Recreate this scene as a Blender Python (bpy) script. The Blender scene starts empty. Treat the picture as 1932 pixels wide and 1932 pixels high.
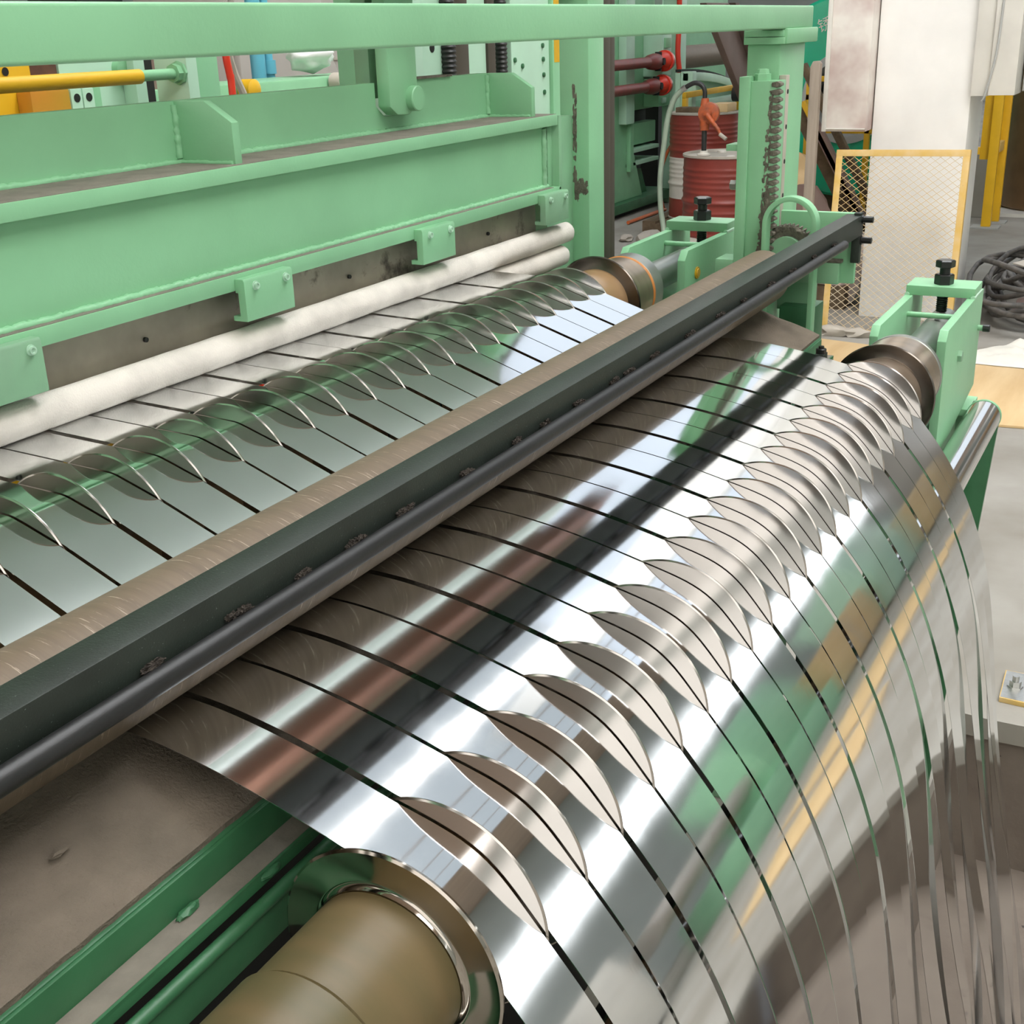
import bpy, bmesh, math, random
from mathutils import Vector, Matrix, noise
random.seed(7)
PI = math.pi
scene = bpy.context.scene
COL = scene.collection

# ------------------------------------------------------------------ camera, light, exposure
cam_d = bpy.data.cameras.new('camera'); cam = bpy.data.objects.new('camera', cam_d); COL.objects.link(cam)
RX = (0.470475, -0.881895, -0.030241); RY = (0.336240, 0.147482, 0.930157); RZ = (-0.815840, -0.447784, 0.365915)
cam.matrix_world = Matrix(((RX[0], RY[0], RZ[0], 0), (RX[1], RY[1], RZ[1], 0), (RX[2], RY[2], RZ[2], 1.7), (0, 0, 0, 1)))
cam_d.sensor_width = 36.0; cam_d.lens = 2308.9 / 1932 * 36.0; cam_d.clip_start = 0.02; cam_d.clip_end = 120
scene.camera = cam
vs = scene.view_settings
vs.view_transform = 'Standard'; vs.look = 'None'; vs.gamma = 1.0; vs.use_curve_mapping = False
vs.exposure = 0.92
scene.cycles.use_denoising = True
scene.cycles.max_bounces = 7; scene.cycles.glossy_bounces = 5; scene.cycles.diffuse_bounces = 3; scene.cycles.use_adaptive_sampling = True; scene.cycles.adaptive_threshold = 0.06; scene.cycles.adaptive_min_samples = 16
scene.cycles.caustics_reflective = True; scene.cycles.blur_glossy = 1.5; scene.cycles.caustics_refractive = False
scene.cycles.sample_clamp_indirect = 6.0
world = bpy.data.worlds.new('daylight'); scene.world = world; world.use_nodes = True
world.node_tree.nodes['Background'].inputs[0].default_value = (0.78, 0.88, 1.0, 1)
world.node_tree.nodes['Background'].inputs[1].default_value = 0.5
SKY_W, FILL_N, SKY_HOT, FILL_KEY, WIN_R, FILL_B, WIN_F = 0.33, 6.5, 3.4, 3.2, 2.8, 1.0, 2.0      # strength: rooflights, added near fill, clear strip, added key, side window, added back, far

# ------------------------------------------------------------------ materials
def srgb(r, g, b):
    f = lambda c: (c / 255 / 12.92) if c / 255 <= 0.04045 else ((c / 255 + 0.055) / 1.055) ** 2.4
    return (f(r), f(g), f(b))
MATS = {}
def mat(name, col, rough=0.5, metal=0.0, var=0.0, vscale=8.0, vcol=None, bump=0.0, bscale=120.0, stretch=(1, 1, 1),
        spots=None, rvar=0.0, emit=None, coat=0.0, spec=0.5, wear=None, trans=0.0):
    """procedural principled material; var/vcol = soft colour variation, spots = (colour, scale, threshold), wear = second spots"""
    m = bpy.data.materials.new(name); m.use_nodes = True; nt = m.node_tree; N = nt.nodes; L = nt.links
    b = N['Principled BSDF']
    b.inputs['Roughness'].default_value = rough; b.inputs['Metallic'].default_value = metal
    b.inputs['Specular IOR Level'].default_value = spec
    if coat: b.inputs['Coat Weight'].default_value = coat; b.inputs['Coat Roughness'].default_value = 0.15
    if trans: b.inputs['Transmission Weight'].default_value = trans
    tc = N.new('ShaderNodeTexCoord'); mp = N.new('ShaderNodeMapping'); mp.inputs['Scale'].default_value = stretch
    L.new(tc.outputs['Object'], mp.inputs['Vector'])
    src = None
    def nz(scale, detail=4.0, rgh=0.55):
        n = N.new('ShaderNodeTexNoise'); n.inputs['Scale'].default_value = scale; n.inputs['Detail'].default_value = detail
        n.inputs['Roughness'].default_value = rgh; L.new(mp.outputs['Vector'], n.inputs['Vector']); return n
    def mix(a, bcol, fac):
        x = N.new('ShaderNodeMix'); x.data_type = 'RGBA'; L.new(fac, x.inputs['Factor'])
        if isinstance(a, tuple): x.inputs['A'].default_value = (*a, 1)
        else: L.new(a, x.inputs['A'])
        x.inputs['B'].default_value = (*bcol, 1); return x.outputs['Result']
    def ramp(fac, lo, hi):
        r = N.new('ShaderNodeMapRange'); r.inputs['From Min'].default_value = lo; r.inputs['From Max'].default_value = hi
        L.new(fac, r.inputs['Value']); return r.outputs['Result']
    cur = tuple(col)
    if var:
        vc = vcol or tuple(max(0, c * (1 - var)) for c in col)
        cur = mix(cur, vc, ramp(nz(vscale).outputs['Fac'], 0.35, 0.68))
    for sp in (spots, wear):
        if sp: cur = mix(cur, sp[0], ramp(nz(sp[1], 6.0, 0.65).outputs['Fac'], sp[2], sp[2] + (sp[3] if len(sp) > 3 else 0.03)))
    if isinstance(cur, tuple): b.inputs['Base Color'].default_value = (*cur, 1)
    else: L.new(cur, b.inputs['Base Color'])
    if rvar:
        r = N.new('ShaderNodeMapRange'); L.new(nz(vscale * 1.7).outputs['Fac'], r.inputs['Value'])
        r.inputs['From Min'].default_value = 0.3; r.inputs['From Max'].default_value = 0.7
        r.inputs['To Min'].default_value = max(0.02, rough - rvar); r.inputs['To Max'].default_value = min(1, rough + rvar)
        L.new(r.outputs['Result'], b.inputs['Roughness'])
    if bump:
        bp = N.new('ShaderNodeBump'); bp.inputs['Strength'].default_value = bump; bp.inputs['Distance'].default_value = 0.002
        L.new(nz(bscale, 3.0).outputs['Fac'], bp.inputs['Height']); L.new(bp.outputs['Normal'], b.inputs['Normal'])
    if emit:
        b.inputs['Emission Color'].default_value = (*emit[0], 1); b.inputs['Emission Strength'].default_value = emit[1]
    MATS[name] = m
    return m
GREEN = (0.262, 0.560, 0.318)
mat('mint_paint', GREEN, 0.38, var=0.13, vscale=5, bump=0.10, bscale=160, spots=((0.12, 0.22, 0.15), 55, 0.735, 0.02), spec=0.45)
mat('mint_dusty', (0.245, 0.50, 0.29), 0.5, var=0.22, vscale=7, vcol=(0.22, 0.38, 0.25), bump=0.10, bscale=140, spots=((0.16, 0.15, 0.12), 18, 0.69, 0.06))
mat('pale_grey', (0.70, 0.80, 0.78), 0.45, var=0.1, vscale=3)
mat('girder_red', (0.30, 0.14, 0.09), 0.6)
mat('mint_pale', (0.46, 0.70, 0.53), 0.4, var=0.12, vscale=4, spots=((0.2, 0.3, 0.22), 40, 0.74, 0.03))
mat('deep_green', (0.042, 0.160, 0.070), 0.42, var=0.3, vscale=9, bump=0.12, bscale=120, spots=((0.03, 0.05, 0.035), 30, 0.70, 0.05))  # darkened green; the shade over the near rails is in its colour
mat('dust_grey', (0.22, 0.20, 0.165), 0.9, var=0.25, vscale=30, bump=0.3, bscale=260)
mat('grease', (0.085, 0.08, 0.06), 0.75, var=0.5, vscale=60, vcol=(0.2, 0.18, 0.14), bump=0.8, bscale=300)
mat('strip_steel', (0.785, 0.80, 0.81), 0.075, 1.0, var=0.03, vscale=3, bump=0.012, bscale=14, stretch=(3, 1, 1), rvar=0.02)
mat('disc_steel', (0.57, 0.54, 0.51), 0.145, 1.0)
mat('disc_end', (0.45, 0.415, 0.37), 0.10, 1.0, var=0.08, vscale=20)
mat('bronze_sleeve', (0.42, 0.33, 0.245), 0.3, 0.85, var=0.2, vscale=8, stretch=(6, 1, 1))
mat('disc_dark', (0.20, 0.18, 0.16), 0.22, 1.0, var=0.15, vscale=20, rvar=0.05)
mat('roll_brown', (0.170, 0.130, 0.090), 0.5, 0.0, var=0.18, vscale=18, stretch=(9, 0.6, 0.6), bump=0.05, bscale=90, spots=((0.36, 0.30, 0.23), 40, 0.61, 0.05), spec=0.3)
mat('sleeve_olive', (0.125, 0.090, 0.040), 0.42, 0.0, var=0.3, vscale=5, stretch=(5, 1, 1), vcol=(0.085, 0.074, 0.031), spec=0.35)
mat('sleeve_tan', (0.36, 0.225, 0.11), 0.3, 0.0, var=0.2, vscale=6, spec=0.6, coat=0.2)
mat('felt_white', (0.80, 0.755, 0.69), 1.0, var=0.22, vscale=14, bump=0.5, bscale=420, spec=0.1)
mat('bar_black', (0.020, 0.028, 0.022), 0.46, 0.0, var=0.35, vscale=20, bump=0.15, bscale=500, spots=((0.16, 0.20, 0.17), 420, 0.66, 0.05), spec=0.42)
mat('pipe_black', (0.016, 0.017, 0.017), 0.42, 0.0, var=0.4, vscale=24, bump=0.12, bscale=200, spots=((0.30, 0.29, 0.27), 70, 0.71, 0.02), stretch=(0.5, 1, 1), spec=0.4)
mat('lint', (0.025, 0.022, 0.02), 1.0, var=0.6, vscale=400, vcol=(0.07, 0.06, 0.05), bump=1.0, bscale=500, spec=0.1)
mat('pad_steel', (0.42, 0.38, 0.31), 0.5, 0.5, var=0.35, vscale=9, spots=((0.10, 0.085, 0.07), 12, 0.60, 0.1))
mat('black_bolt', (0.018, 0.02, 0.02), 0.3, 0.3, spec=0.6)
mat('zinc', (0.55, 0.55, 0.53), 0.35, 0.9, var=0.2, vscale=40)
mat('chrome', (0.74, 0.74, 0.73), 0.12, 1.0, bump=0.02, bscale=20, stretch=(0.2, 1, 1))
mat('journal_steel', (0.36, 0.38, 0.35), 0.35, 0.8, var=0.2, vscale=12)
mat('carpet', (0.205, 0.172, 0.135), 0.95, var=0.30, vscale=9, vcol=(0.125, 0.108, 0.085), bump=0.9, bscale=330, spots=((0.42, 0.38, 0.32), 110, 0.745, 0.02), spec=0.15)
mat('concrete', (0.37, 0.355, 0.32), 0.85, var=0.30, vscale=1.6, vcol=(0.25, 0.23, 0.195), bump=0.25, bscale=60, spots=((0.17, 0.16, 0.14), 9, 0.67, 0.06))
mat('dirt', (0.215, 0.182, 0.150), 0.95, var=0.4, vscale=4, vcol=(0.155, 0.128, 0.105), bump=0.8, bscale=45, spots=((0.045, 0.04, 0.035), 16, 0.665, 0.015))
mat('plywood', (0.74, 0.54, 0.29), 0.6, var=0.18, vscale=3, stretch=(0.5, 3, 1), vcol=(0.62, 0.42, 0.20), spots=((0.36, 0.27, 0.17), 6, 0.72, 0.05))
mat('white_cloth', (0.80, 0.78, 0.70), 0.95, var=0.1, vscale=8, bump=0.4, bscale=40)
mat('white_wall', (0.93, 0.92, 0.89), 0.8, var=0.08, vscale=3, spots=((0.40, 0.36, 0.29), 3.0, 0.74, 0.03), bump=0.1, bscale=40)
mat('grey_wall', (0.45, 0.46, 0.44), 0.85, var=0.1, vscale=4)
mat('box_enamel', (0.80, 0.76, 0.70), 0.35, var=0.75, vscale=2.6, vcol=(0.42, 0.27, 0.25), spots=((0.60, 0.35, 0.33), 4, 0.68, 0.12), coat=0.2)
mat('trunk_white', (0.74, 0.72, 0.66), 0.35, var=0.15, vscale=3, spots=((0.36, 0.31, 0.25), 10, 0.72, 0.05))
mat('yellow_paint', (0.74, 0.43, 0.015), 0.45, var=0.15, vscale=6, spots=((0.28, 0.18, 0.06), 30, 0.71, 0.04))
mat('yellow_lit', (0.95, 0.54, 0.02), 0.45, var=0.1, vscale=6)  # yellow_paint lightened to put light on the guard posts into the colour
mat('yellow_worn', (0.66, 0.43, 0.11), 0.55, var=0.3, vscale=12, vcol=(0.72, 0.52, 0.24), spots=((0.20, 0.14, 0.06), 40, 0.69, 0.03))
mat('mesh_wire', (0.62, 0.45, 0.20), 0.6, var=0.4, vscale=2, vcol=(0.66, 0.60, 0.48))
mat('drum_red', (0.27, 0.045, 0.032), 0.42, var=0.2, vscale=4, spots=((0.34, 0.13, 0.10), 14, 0.72, 0.05))
mat('drum_white', (0.72, 0.69, 0.62), 0.5, var=0.12, vscale=6, spots=((0.40, 0.30, 0.22), 9, 0.72, 0.04))
mat('lid_grey', (0.50, 0.46, 0.39), 0.6, var=0.25, vscale=8)
mat('pump_orange', (0.56, 0.115, 0.03), 0.5, var=0.35, vscale=20, vcol=(0.30, 0.085, 0.04))
mat('rubber_black', (0.022, 0.023, 0.022), 0.45)
mat('hose_clear', (0.34, 0.43, 0.33), 0.3, var=0.15, vscale=12, coat=0.3)
mat('red_joint', (0.23, 0.032, 0.028), 0.45, var=0.35, vscale=12, vcol=(0.15, 0.04, 0.03))
mat('red_hose', (0.72, 0.045, 0.02), 0.4)
mat('orange_hose', (0.60, 0.13, 0.03), 0.45)
mat('rail_brown', (0.085, 0.07, 0.052), 0.5, 0.2, var=0.3, vscale=10, stretch=(1, 1, 0.2))
mat('brown_steel', (0.235, 0.155, 0.13), 0.5, var=0.2, vscale=5, spots=((0.6, 0.52, 0.48), 8, 0.755, 0.02))
mat('copper_coil', (0.25, 0.145, 0.07), 0.38, 0.55, var=0.3, vscale=3, stretch=(1, 1, 1))
mat('emerald', (0.012, 0.48, 0.26), 0.22, var=0.1, vscale=3, coat=0.5)
mat('timber', (0.42, 0.35, 0.28), 0.85, var=0.3, vscale=3, stretch=(6, 6, 0.6), bump=0.3, bscale=40)
mat('timber_dark', (0.17, 0.12, 0.07), 0.85, var=0.4, vscale=4, stretch=(1, 5, 5), bump=0.4, bscale=30)
mat('grey_enamel', (0.42, 0.39, 0.355), 0.35, 0.1, var=0.08, vscale=2)
mat('cyan_pipe', (0.115, 0.42, 0.54), 0.4)
mat('amber', (0.58, 0.235, 0.025), 0.45, var=0.3, vscale=6, vcol=(0.45, 0.26, 0.02))
mat('dark_hole', (0.012, 0.013, 0.012), 0.7)  # flat black; also paints in the shade of holes, gaps and recesses
mat('rust', (0.13, 0.055, 0.03), 0.8, var=0.5, vscale=25)
mat('cable_black', (0.060, 0.056, 0.052), 0.6, var=0.4, vscale=18, vcol=(0.14, 0.125, 0.11))
mat('paper', (0.48, 0.44, 0.38), 0.9)
mat('orange_band', (0.56, 0.22, 0.05), 0.4)
mat('rag_white', (0.75, 0.75, 0.74), 0.9, bump=0.4, bscale=40)
mat('roof_sheet', (0.60, 0.46, 0.37), 0.8, var=0.15, vscale=2)
mat('truss_paint', (0.17, 0.12, 0.10), 0.6)
mat('hall_wall', (0.46, 0.50, 0.48), 0.85, var=0.1, vscale=1)
mat('recoiler_green', (0.30, 0.59, 0.37), 0.45, var=0.15, vscale=4)
mat('light_panel', (0.12, 0.13, 0.14), 0.6, emit=((0.82, 0.92, 1.0), SKY_W))
mat('rooflight_fill', (0.12, 0.13, 0.14), 0.6, emit=((0.97, 0.98, 1.0), FILL_N))
mat('rooflight_far', (0.12, 0.13, 0.14), 0.6, emit=((0.80, 0.89, 1.0), SKY_W * 1.9))
mat('rooflight_clear', (0.12, 0.13, 0.14), 0.6, emit=((0.95, 0.98, 1.0), SKY_HOT))
mat('key_fill_panel', (0.12, 0.13, 0.14), 0.6, emit=((1.0, 0.975, 0.93), FILL_KEY))
mat('side_window', (0.12, 0.13, 0.14), 0.6, emit=((0.95, 0.98, 1.0), WIN_R))
mat('back_fill', (0.12, 0.13, 0.14), 0.6, emit=((1.0, 0.95, 0.88), FILL_B))
mat('window_daylight', (0.12, 0.13, 0.14), 0.6, emit=((1.0, 0.97, 0.92), WIN_F))

# ------------------------------------------------------------------ mesh helpers
def origin(o):
    v = Vector((0, 0, 0))
    while o is not None: v += o.location; o = o.parent
    return v
class MB:
    """collects shapes in world coordinates; build() links them as one mesh object"""
    def __init__(s): s.v = []; s.f = []
    def add(s, vs_, fs_):
        n = len(s.v); s.v += [tuple(p) for p in vs_]; s.f += [tuple(i + n for i in f) for f in fs_]; return s
    def box(s, x0, x1, y0, y1, z0, z1):
        return s.add([(x0, y0, z0), (x1, y0, z0), (x1, y1, z0), (x0, y1, z0), (x0, y0, z1), (x1, y0, z1), (x1, y1, z1), (x0, y1, z1)],
                     [(0, 3, 2, 1), (4, 5, 6, 7), (0, 1, 5, 4), (1, 2, 6, 5), (2, 3, 7, 6), (3, 0, 4, 7)])
    def prism(s, poly, axis, a, b):
        """poly = 2D outline in the two other axes (x: y,z  y: x,z  z: x,y), extruded along axis from a to b"""
        def P(u, w, t): return (t, u, w) if axis == 'x' else (u, t, w) if axis == 'y' else (u, w, t)
        n = len(poly); vs_ = [P(u, w, a) for u, w in poly] + [P(u, w, b) for u, w in poly]
        ar = sum(poly[i][0] * poly[(i + 1) % n][1] - poly[(i + 1) % n][0] * poly[i][1] for i in range(n))
        flip = (ar > 0) == (axis != 'y')
        if b < a: flip = not flip
        f = [tuple(range(n)), tuple(range(2 * n - 1, n - 1, -1))] + [(i, i + n, (i + 1) % n + n, (i + 1) % n) for i in range(n)]
        if flip: f = [tuple(reversed(q)) for q in f]
        return s.add(vs_, f)
    def lathe(s, prof, c, d=(1, 0, 0), n=32, cap=True):
        """prof = [(t, r), ...] along the unit direction d from point c"""
        d = Vector(d).normalized(); u = d.orthogonal().normalized(); w = d.cross(u); c = Vector(c)
        vs_ = []; fs_ = []
        for t, r in prof:
            for k in range(n):
                a = 2 * PI * k / n; vs_.append(c + d * t + (u * math.cos(a) + w * math.sin(a)) * r)
        for i in range(len(prof) - 1):
            for k in range(n):
                k2 = (k + 1) % n; fs_.append((i * n + k, i * n + k2, (i + 1) * n + k2, (i + 1) * n + k))
        if cap:
            fs_.append(tuple(range(n - 1, -1, -1))); m = (len(prof) - 1) * n; fs_.append(tuple(range(m, m + n)))
        return s.add(vs_, fs_)
    def cyl(s, p0, p1, r, n=24, r2=None):
        p0 = Vector(p0); p1 = Vector(p1); L_ = (p1 - p0).length
        return s.lathe([(0, r), (L_, r if r2 is None else r2)], p0, p1 - p0, n)
    def sweep(s, pts, r, n=8, closed=False):
        pts = [Vector(p) for p in pts]; m = len(pts); vs_ = []; fs_ = []
        up = Vector((0.13, 0.31, 0.94)).normalized()
        for i, p in enumerate(pts):
            t = (pts[min(i + 1, m - 1)] - pts[max(i - 1, 0)]).normalized()
            u = up - t * up.dot(t)
            if u.length < 1e-4: u = t.orthogonal()
            u.normalize(); w = t.cross(u); up = u
            rr = r[i] if isinstance(r, (list, tuple)) else r
            for k in range(n):
                a = 2 * PI * k / n; vs_.append(p + (u * math.cos(a) + w * math.sin(a)) * rr)
        for i in range(m - 1):
            for k in range(n):
                k2 = (k + 1) % n; fs_.append((i * n + k, i * n + k2, (i + 1) * n + k2, (i + 1) * n + k))
        fs_.append(tuple(range(n - 1, -1, -1))); fs_.append(tuple(range((m - 1) * n, m * n)))
        return s.add(vs_, fs_)
    def blob(s, c, rx, ry, rz, seed=0, amp=0.35, freq=3.0, sub=2):
        bm = bmesh.new(); bmesh.ops.create_icosphere(bm, subdivisions=sub, radius=1.0)
        for v in bm.verts:
            k = 1 + amp * noise.noise(v.co * freq + Vector((seed * 3.1, seed * 1.7, 0)))
            v.co = Vector((v.co.x * rx, v.co.y * ry, v.co.z * rz)) * k + Vector(c)
        bm.verts.index_update()
        s.add([v.co[:] for v in bm.verts], [[v.index for v in f.verts] for f in bm.faces]); bm.free(); return s
    def build(s, name, m, parent=None, bevel=0.0, seg=2, smooth=40, at=None):
        me = bpy.data.meshes.new(name)
        off = origin(parent) + (Vector(at) if at else Vector((0, 0, 0)))
        me.from_pydata([(p[0] - off.x, p[1] - off.y, p[2] - off.z) for p in s.v], [], s.f)
        if bevel:
            bm = bmesh.new(); bm.from_mesh(me); bm.normal_update()
            ed = [e for e in bm.edges if len(e.link_faces) == 2 and e.calc_face_angle(0) > 0.6]
            bmesh.ops.bevel(bm, geom=ed, offset=bevel, segments=seg, affect='EDGES', clamp_overlap=True, profile=0.6)
            bm.to_mesh(me); bm.free()
        me.materials.append(MATS[m])
        if smooth:
            me.shade_smooth(); me.set_sharp_from_angle(angle=math.radians(smooth))
        o = bpy.data.objects.new(name, me); COL.objects.link(o)
        if parent is not None: o.parent = parent
        if at: o.location = at
        return o
def tag(o, label, cat, group=None, kind=None):
    o['label'] = label; o['category'] = cat
    if group: o['group'] = group
    if kind: o['kind'] = kind
    return o
def thing(name, label, cat, loc, group=None):
    o = bpy.data.objects.new(name, None); COL.objects.link(o); o.location = loc; o.empty_display_size = 0.05
    return tag(o, label, cat, group)
def struct(o, label=None):
    o['kind'] = 'structure'
    if label: o['label'] = label
    return o
def share(o, parent, loc):
    c = o.copy(); COL.objects.link(c); c.parent = parent; c.location = loc; return c
def hexbolt(parent, c, d, r, h, m='black_bolt', name='bolt'):
    b = MB(); b.lathe([(0, r), (h * 0.8, r), (h, r * 0.82)], c, d, 6); return b.build(name, m, parent, smooth=0)
def bez(pts, n=10):
    """smooth Catmull-Rom curve through points"""
    P = [Vector(p) for p in pts]; P = [2 * P[0] - P[1]] + P + [2 * P[-1] - P[-2]]; out = []
    for i in range(1, len(P) - 2):
        for k in range(n):
            t = k / n; a, b_, c, d = P[i - 1], P[i], P[i + 1], P[i + 2]
            out.append(0.5 * ((2 * b_) + (c - a) * t + (2 * a - 5 * b_ + 4 * c - d) * t * t + (3 * b_ - a - 3 * c + d) * t ** 3))
    out.append(P[-2]); return out

# ------------------------------------------------------------------ the hall
XA, XB, YA, YB, HT = -7.0, 29.0, -9.0, 15.0, 7.4
PX0, PX1, PY0, PY1, PZ = 0.22, 3.0, -1.6, 0.33, -0.45        # loop pit in front of the line
jag = [(PX1 + random.uniform(-0.012, 0.02), PY0 + (PY1 - PY0) * k / 26) for k in range(27)]
fl = MB()
fl.prism([(XB, PY0)] + [(XB, PY1)] + list(reversed(jag)), 'z', -0.06, 0.0)
fl.box(XA, XB, PY1, YB, -0.06, 0.0); fl.box(XA, XB, YA, PY0, -0.06, 0.0); fl.box(XA, PX0, PY0, PY1, -0.06, 0.0)
struct(fl.build('floor', 'concrete', smooth=0), 'worn grey concrete floor of the workshop')
pt = MB(); pt.box(PX0 - 0.05, PX1 + 0.05, PY0 - 0.05, PY1 + 0.05, PZ - 0.05, PZ)
struct(pt.build('floor_pit', 'dirt', smooth=0), 'dirty brown bottom of the looping pit')
pw = MB(); pw.box(PX1 + 0.012, PX1 + 0.06, PY0, PY1, PZ, -0.06); pw.box(PX0 - 0.05, PX0, PY0, PY1, PZ, -0.06)
pw.box(PX0, PX1 + 0.06, PY1, PY1 + 0.05, PZ, -0.06); pw.box(PX0, PX1, PY0 - 0.05, PY0, PZ, -0.06)
struct(pw.build('wall_pit', 'dirt', smooth=0), 'rough brown sides of the looping pit')
ce = struct(MB().box(XA, XB, YA, YB, HT, HT + 0.1).build('ceiling', 'roof_sheet', smooth=0), 'dark sheet roof with rows of rooflights and added light panels')
for y0, y1, m_ in ((-2.60, -1.48, 'light_panel'), (-1.40, -0.28, 'light_panel'), (-0.20, 0.92, 'light_panel'), (1.00, 1.93, 'light_panel'), (2.00, 2.20, 'rooflight_clear'), (2.27, 3.15, 'light_panel')):
    for x0, x1 in ((2.4, 5.1), (5.2, 9.3), (9.4, 13.5), (13.6, 17.7), (17.8, 21.9), (22.0, 27.5)):
        MB().box(x0, x1, y0, y1, HT - 0.05, HT - 0.005).build('light_panel', 'rooflight_fill' if x0 < 3 and m_ == 'light_panel' else 'rooflight_far' if x0 > 9 and m_ == 'light_panel' else m_, ce, smooth=0)  # nearest panels boosted as added fill for the pillar and right side
for x0, x1 in ((12.0, 17.0), (17.1, 22.1), (22.2, 27.5)): MB().box(x0, x1, 3.3, 5.3, HT - 0.05, HT - 0.005).build('light_panel', 'rooflight_far', ce, smooth=0)
struct(MB().box(XA, 11.5, 3.55, 4.05, 6.5, 7.0).build('trim_1', 'girder_red', smooth=0), 'red-brown crane girder under the roof')
for x0, y0 in ((-6.0, -6.2), (-3.0, -6.2), (0.0, -6.2), (-6.0, -4.1), (-3.0, -4.1), (0.0, -4.1)):
    MB().box(x0, x0 + 2.9, y0, y0 + 2.0, HT - 0.05, HT - 0.005).build('light_panel', 'key_fill_panel', ce, smooth=0)  # added key fill over the near machine, outside what the strips mirror
struct(MB().box(XB, XB + 0.2, YA, YB, 0, HT).build('wall_far', 'hall_wall', smooth=0), 'far end wall of the hall')
struct(MB().box(XA - 0.2, XA, YA, YB, 0, HT).build('wall_back', 'hall_wall', smooth=0), 'end wall behind the camera')
struct(MB().box(XA, XB, YB, YB + 0.2, 0, HT).build('wall_left', 'hall_wall', smooth=0), 'long wall behind the machines')
struct(MB().box(XA, XB, YA - 0.2, YA, 0, HT).build('wall_right', 'hall_wall', smooth=0), 'long wall with a high window strip')
def window(k, label, m_, box, bars):
    w = struct(MB().box(*box).build('window_%d' % k, m_, smooth=0), label)
    for bb in bars: MB().box(*bb).build('window_frame', 'grey_wall', w, smooth=0)
window(1, 'high window strip in the long right wall', 'side_window', (XA, XB, YA, YA + 0.03, 3.95, 4.13), [(x, x + 0.06, YA + 0.03, YA + 0.06, 3.95, 4.13) for x in range(-4, 28, 4)])
for k in range(4):
    y = -8.2 + k * 5.4
    window(k + 2, 'large added light pane behind the camera', 'back_fill', (XA, XA + 0.03, y, y + 4.4, 1.6, 6.2), [(XA + 0.03, XA + 0.08, y + 2.18, y + 2.22, 1.6, 6.2)])  # unseen panes added as fill on faces turned to the camera
    window(k + 6, 'tall daylight window in the far wall', 'window_daylight', (XB - 0.03, XB, -6 + k * 4.6, -2.8 + k * 4.6, 3.0, 5.6), [(XB - 0.07, XB - 0.03, -4.45 + k * 4.6, -4.35 + k * 4.6, 3.0, 5.6)])

# ------------------------------------------------------------------ slit strips
C1, R1 = (0.950, 1.2155), 0.0703      # rear separator axis (y, z) and the radius the strips ride on
C2, R2 = (0.6785, 1.2548), 0.0517       # hold-down roller
C3, R3 = (0.4125, 1.096), 0.0715      # front separator axis
DISC_R = 0.090
def nrm(t): return (-math.sin(t), math.cos(t))
lo, hi = math.radians(5), math.radians(25)
for _ in range(60):
    t = (lo + hi) / 2; n_ = nrm(t)
    g = (n_[0] * C1[0] + n_[1] * C1[1] + R1) - (n_[0] * C2[0] + n_[1] * C2[1] - R2)
    if g > 0: lo = t
    else: hi = t
TH = (lo + hi) / 2
path = []
tA = math.radians(2.0); n_ = nrm(tA); pA = (C1[0] + R1 * n_[0], C1[1] + R1 * n_[1])
for y in (1.34, 1.26, 1.18, 1.11, 1.05, 1.0): path.append((y, pA[1] + (y - pA[0]) * math.tan(tA)))
for k in range(9):
    n_ = nrm(tA + (TH - tA) * k / 8); path.append((C1[0] + R1 * n_[0], C1[1] + R1 * n_[1]))
for k in range(6):
    n_ = nrm(TH + (math.radians(1.0) - TH) * k / 5); path.append((C2[0] - R2 * n_[0], C2[1] - R2 * n_[1]))
path += [(0.640, 1.2050), (0.607, 1.2040), (0.5567, 1.1990), (0.507, 1.1910), (0.4475, 1.1785)]
for k in range(7):
    n_ = nrm(math.radians(17.0 + 31 * k / 6)); path.append((C3[0] + R3 * n_[0], C3[1] + R3 * n_[1]))
path += [(0.3225, 1.098), (0.2913, 1.0607), (0.2547, 1.0042), (0.2221, 0.934), (0.193, 0.845), (0.171, 0.73), (0.152, 0.61), (0.131, 0.50),
         (0.107, 0.39), (0.078, 0.234), (0.052, 0.07), (0.025, -0.10), (-0.02, -0.24), (-0.09, -0.35), (-0.2, -0.415), (-0.34, -0.432)]
pp = [(p.x, p.y) for p in bez([(a, b, 0) for a, b in path], 8)]
# even resampling and light smoothing for clean reflections
def resample(P, step):
    out = [P[0]]; acc = 0.0
    for a, b in zip(P, P[1:]):
        d = math.hypot(b[0] - a[0], b[1] - a[1]); s = step - acc
        while s <= d:
            out.append((a[0] + (b[0] - a[0]) * s / d, a[1] + (b[1] - a[1]) * s / d)); s += step
        acc = (acc + d) % step
    return out
PATH = resample(pp, 0.008)
for _ in range(14):
    PATH = [PATH[0]] + [((a[0] + 2 * b[0] + c[0]) / 4, (a[1] + 2 * b[1] + c[1]) / 4) for a, b, c in zip(PATH, PATH[1:], PATH[2:])] + [PATH[-1]]
def rear_x(i): return 0.592 + 0.0654 * i
def front_x(i): return 0.5545 + 0.0672 * i
def edge_x(i, y):
    k = min(1, max(0, (0.875 - y) / (0.875 - 0.4475))); return rear_x(i) * (1 - k) + front_x(i) * k
NS = 21
ORD = ['first', 'second', 'third', 'fourth', 'fifth', 'sixth', 'seventh', 'eighth', 'ninth', 'tenth', 'eleventh', 'twelfth', 'thirteenth', 'fourteenth',
       'fifteenth', 'sixteenth', 'seventeenth', 'eighteenth', 'nineteenth', 'twentieth', 'outermost twenty-first']
drift_rng = random.Random(21)
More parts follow.
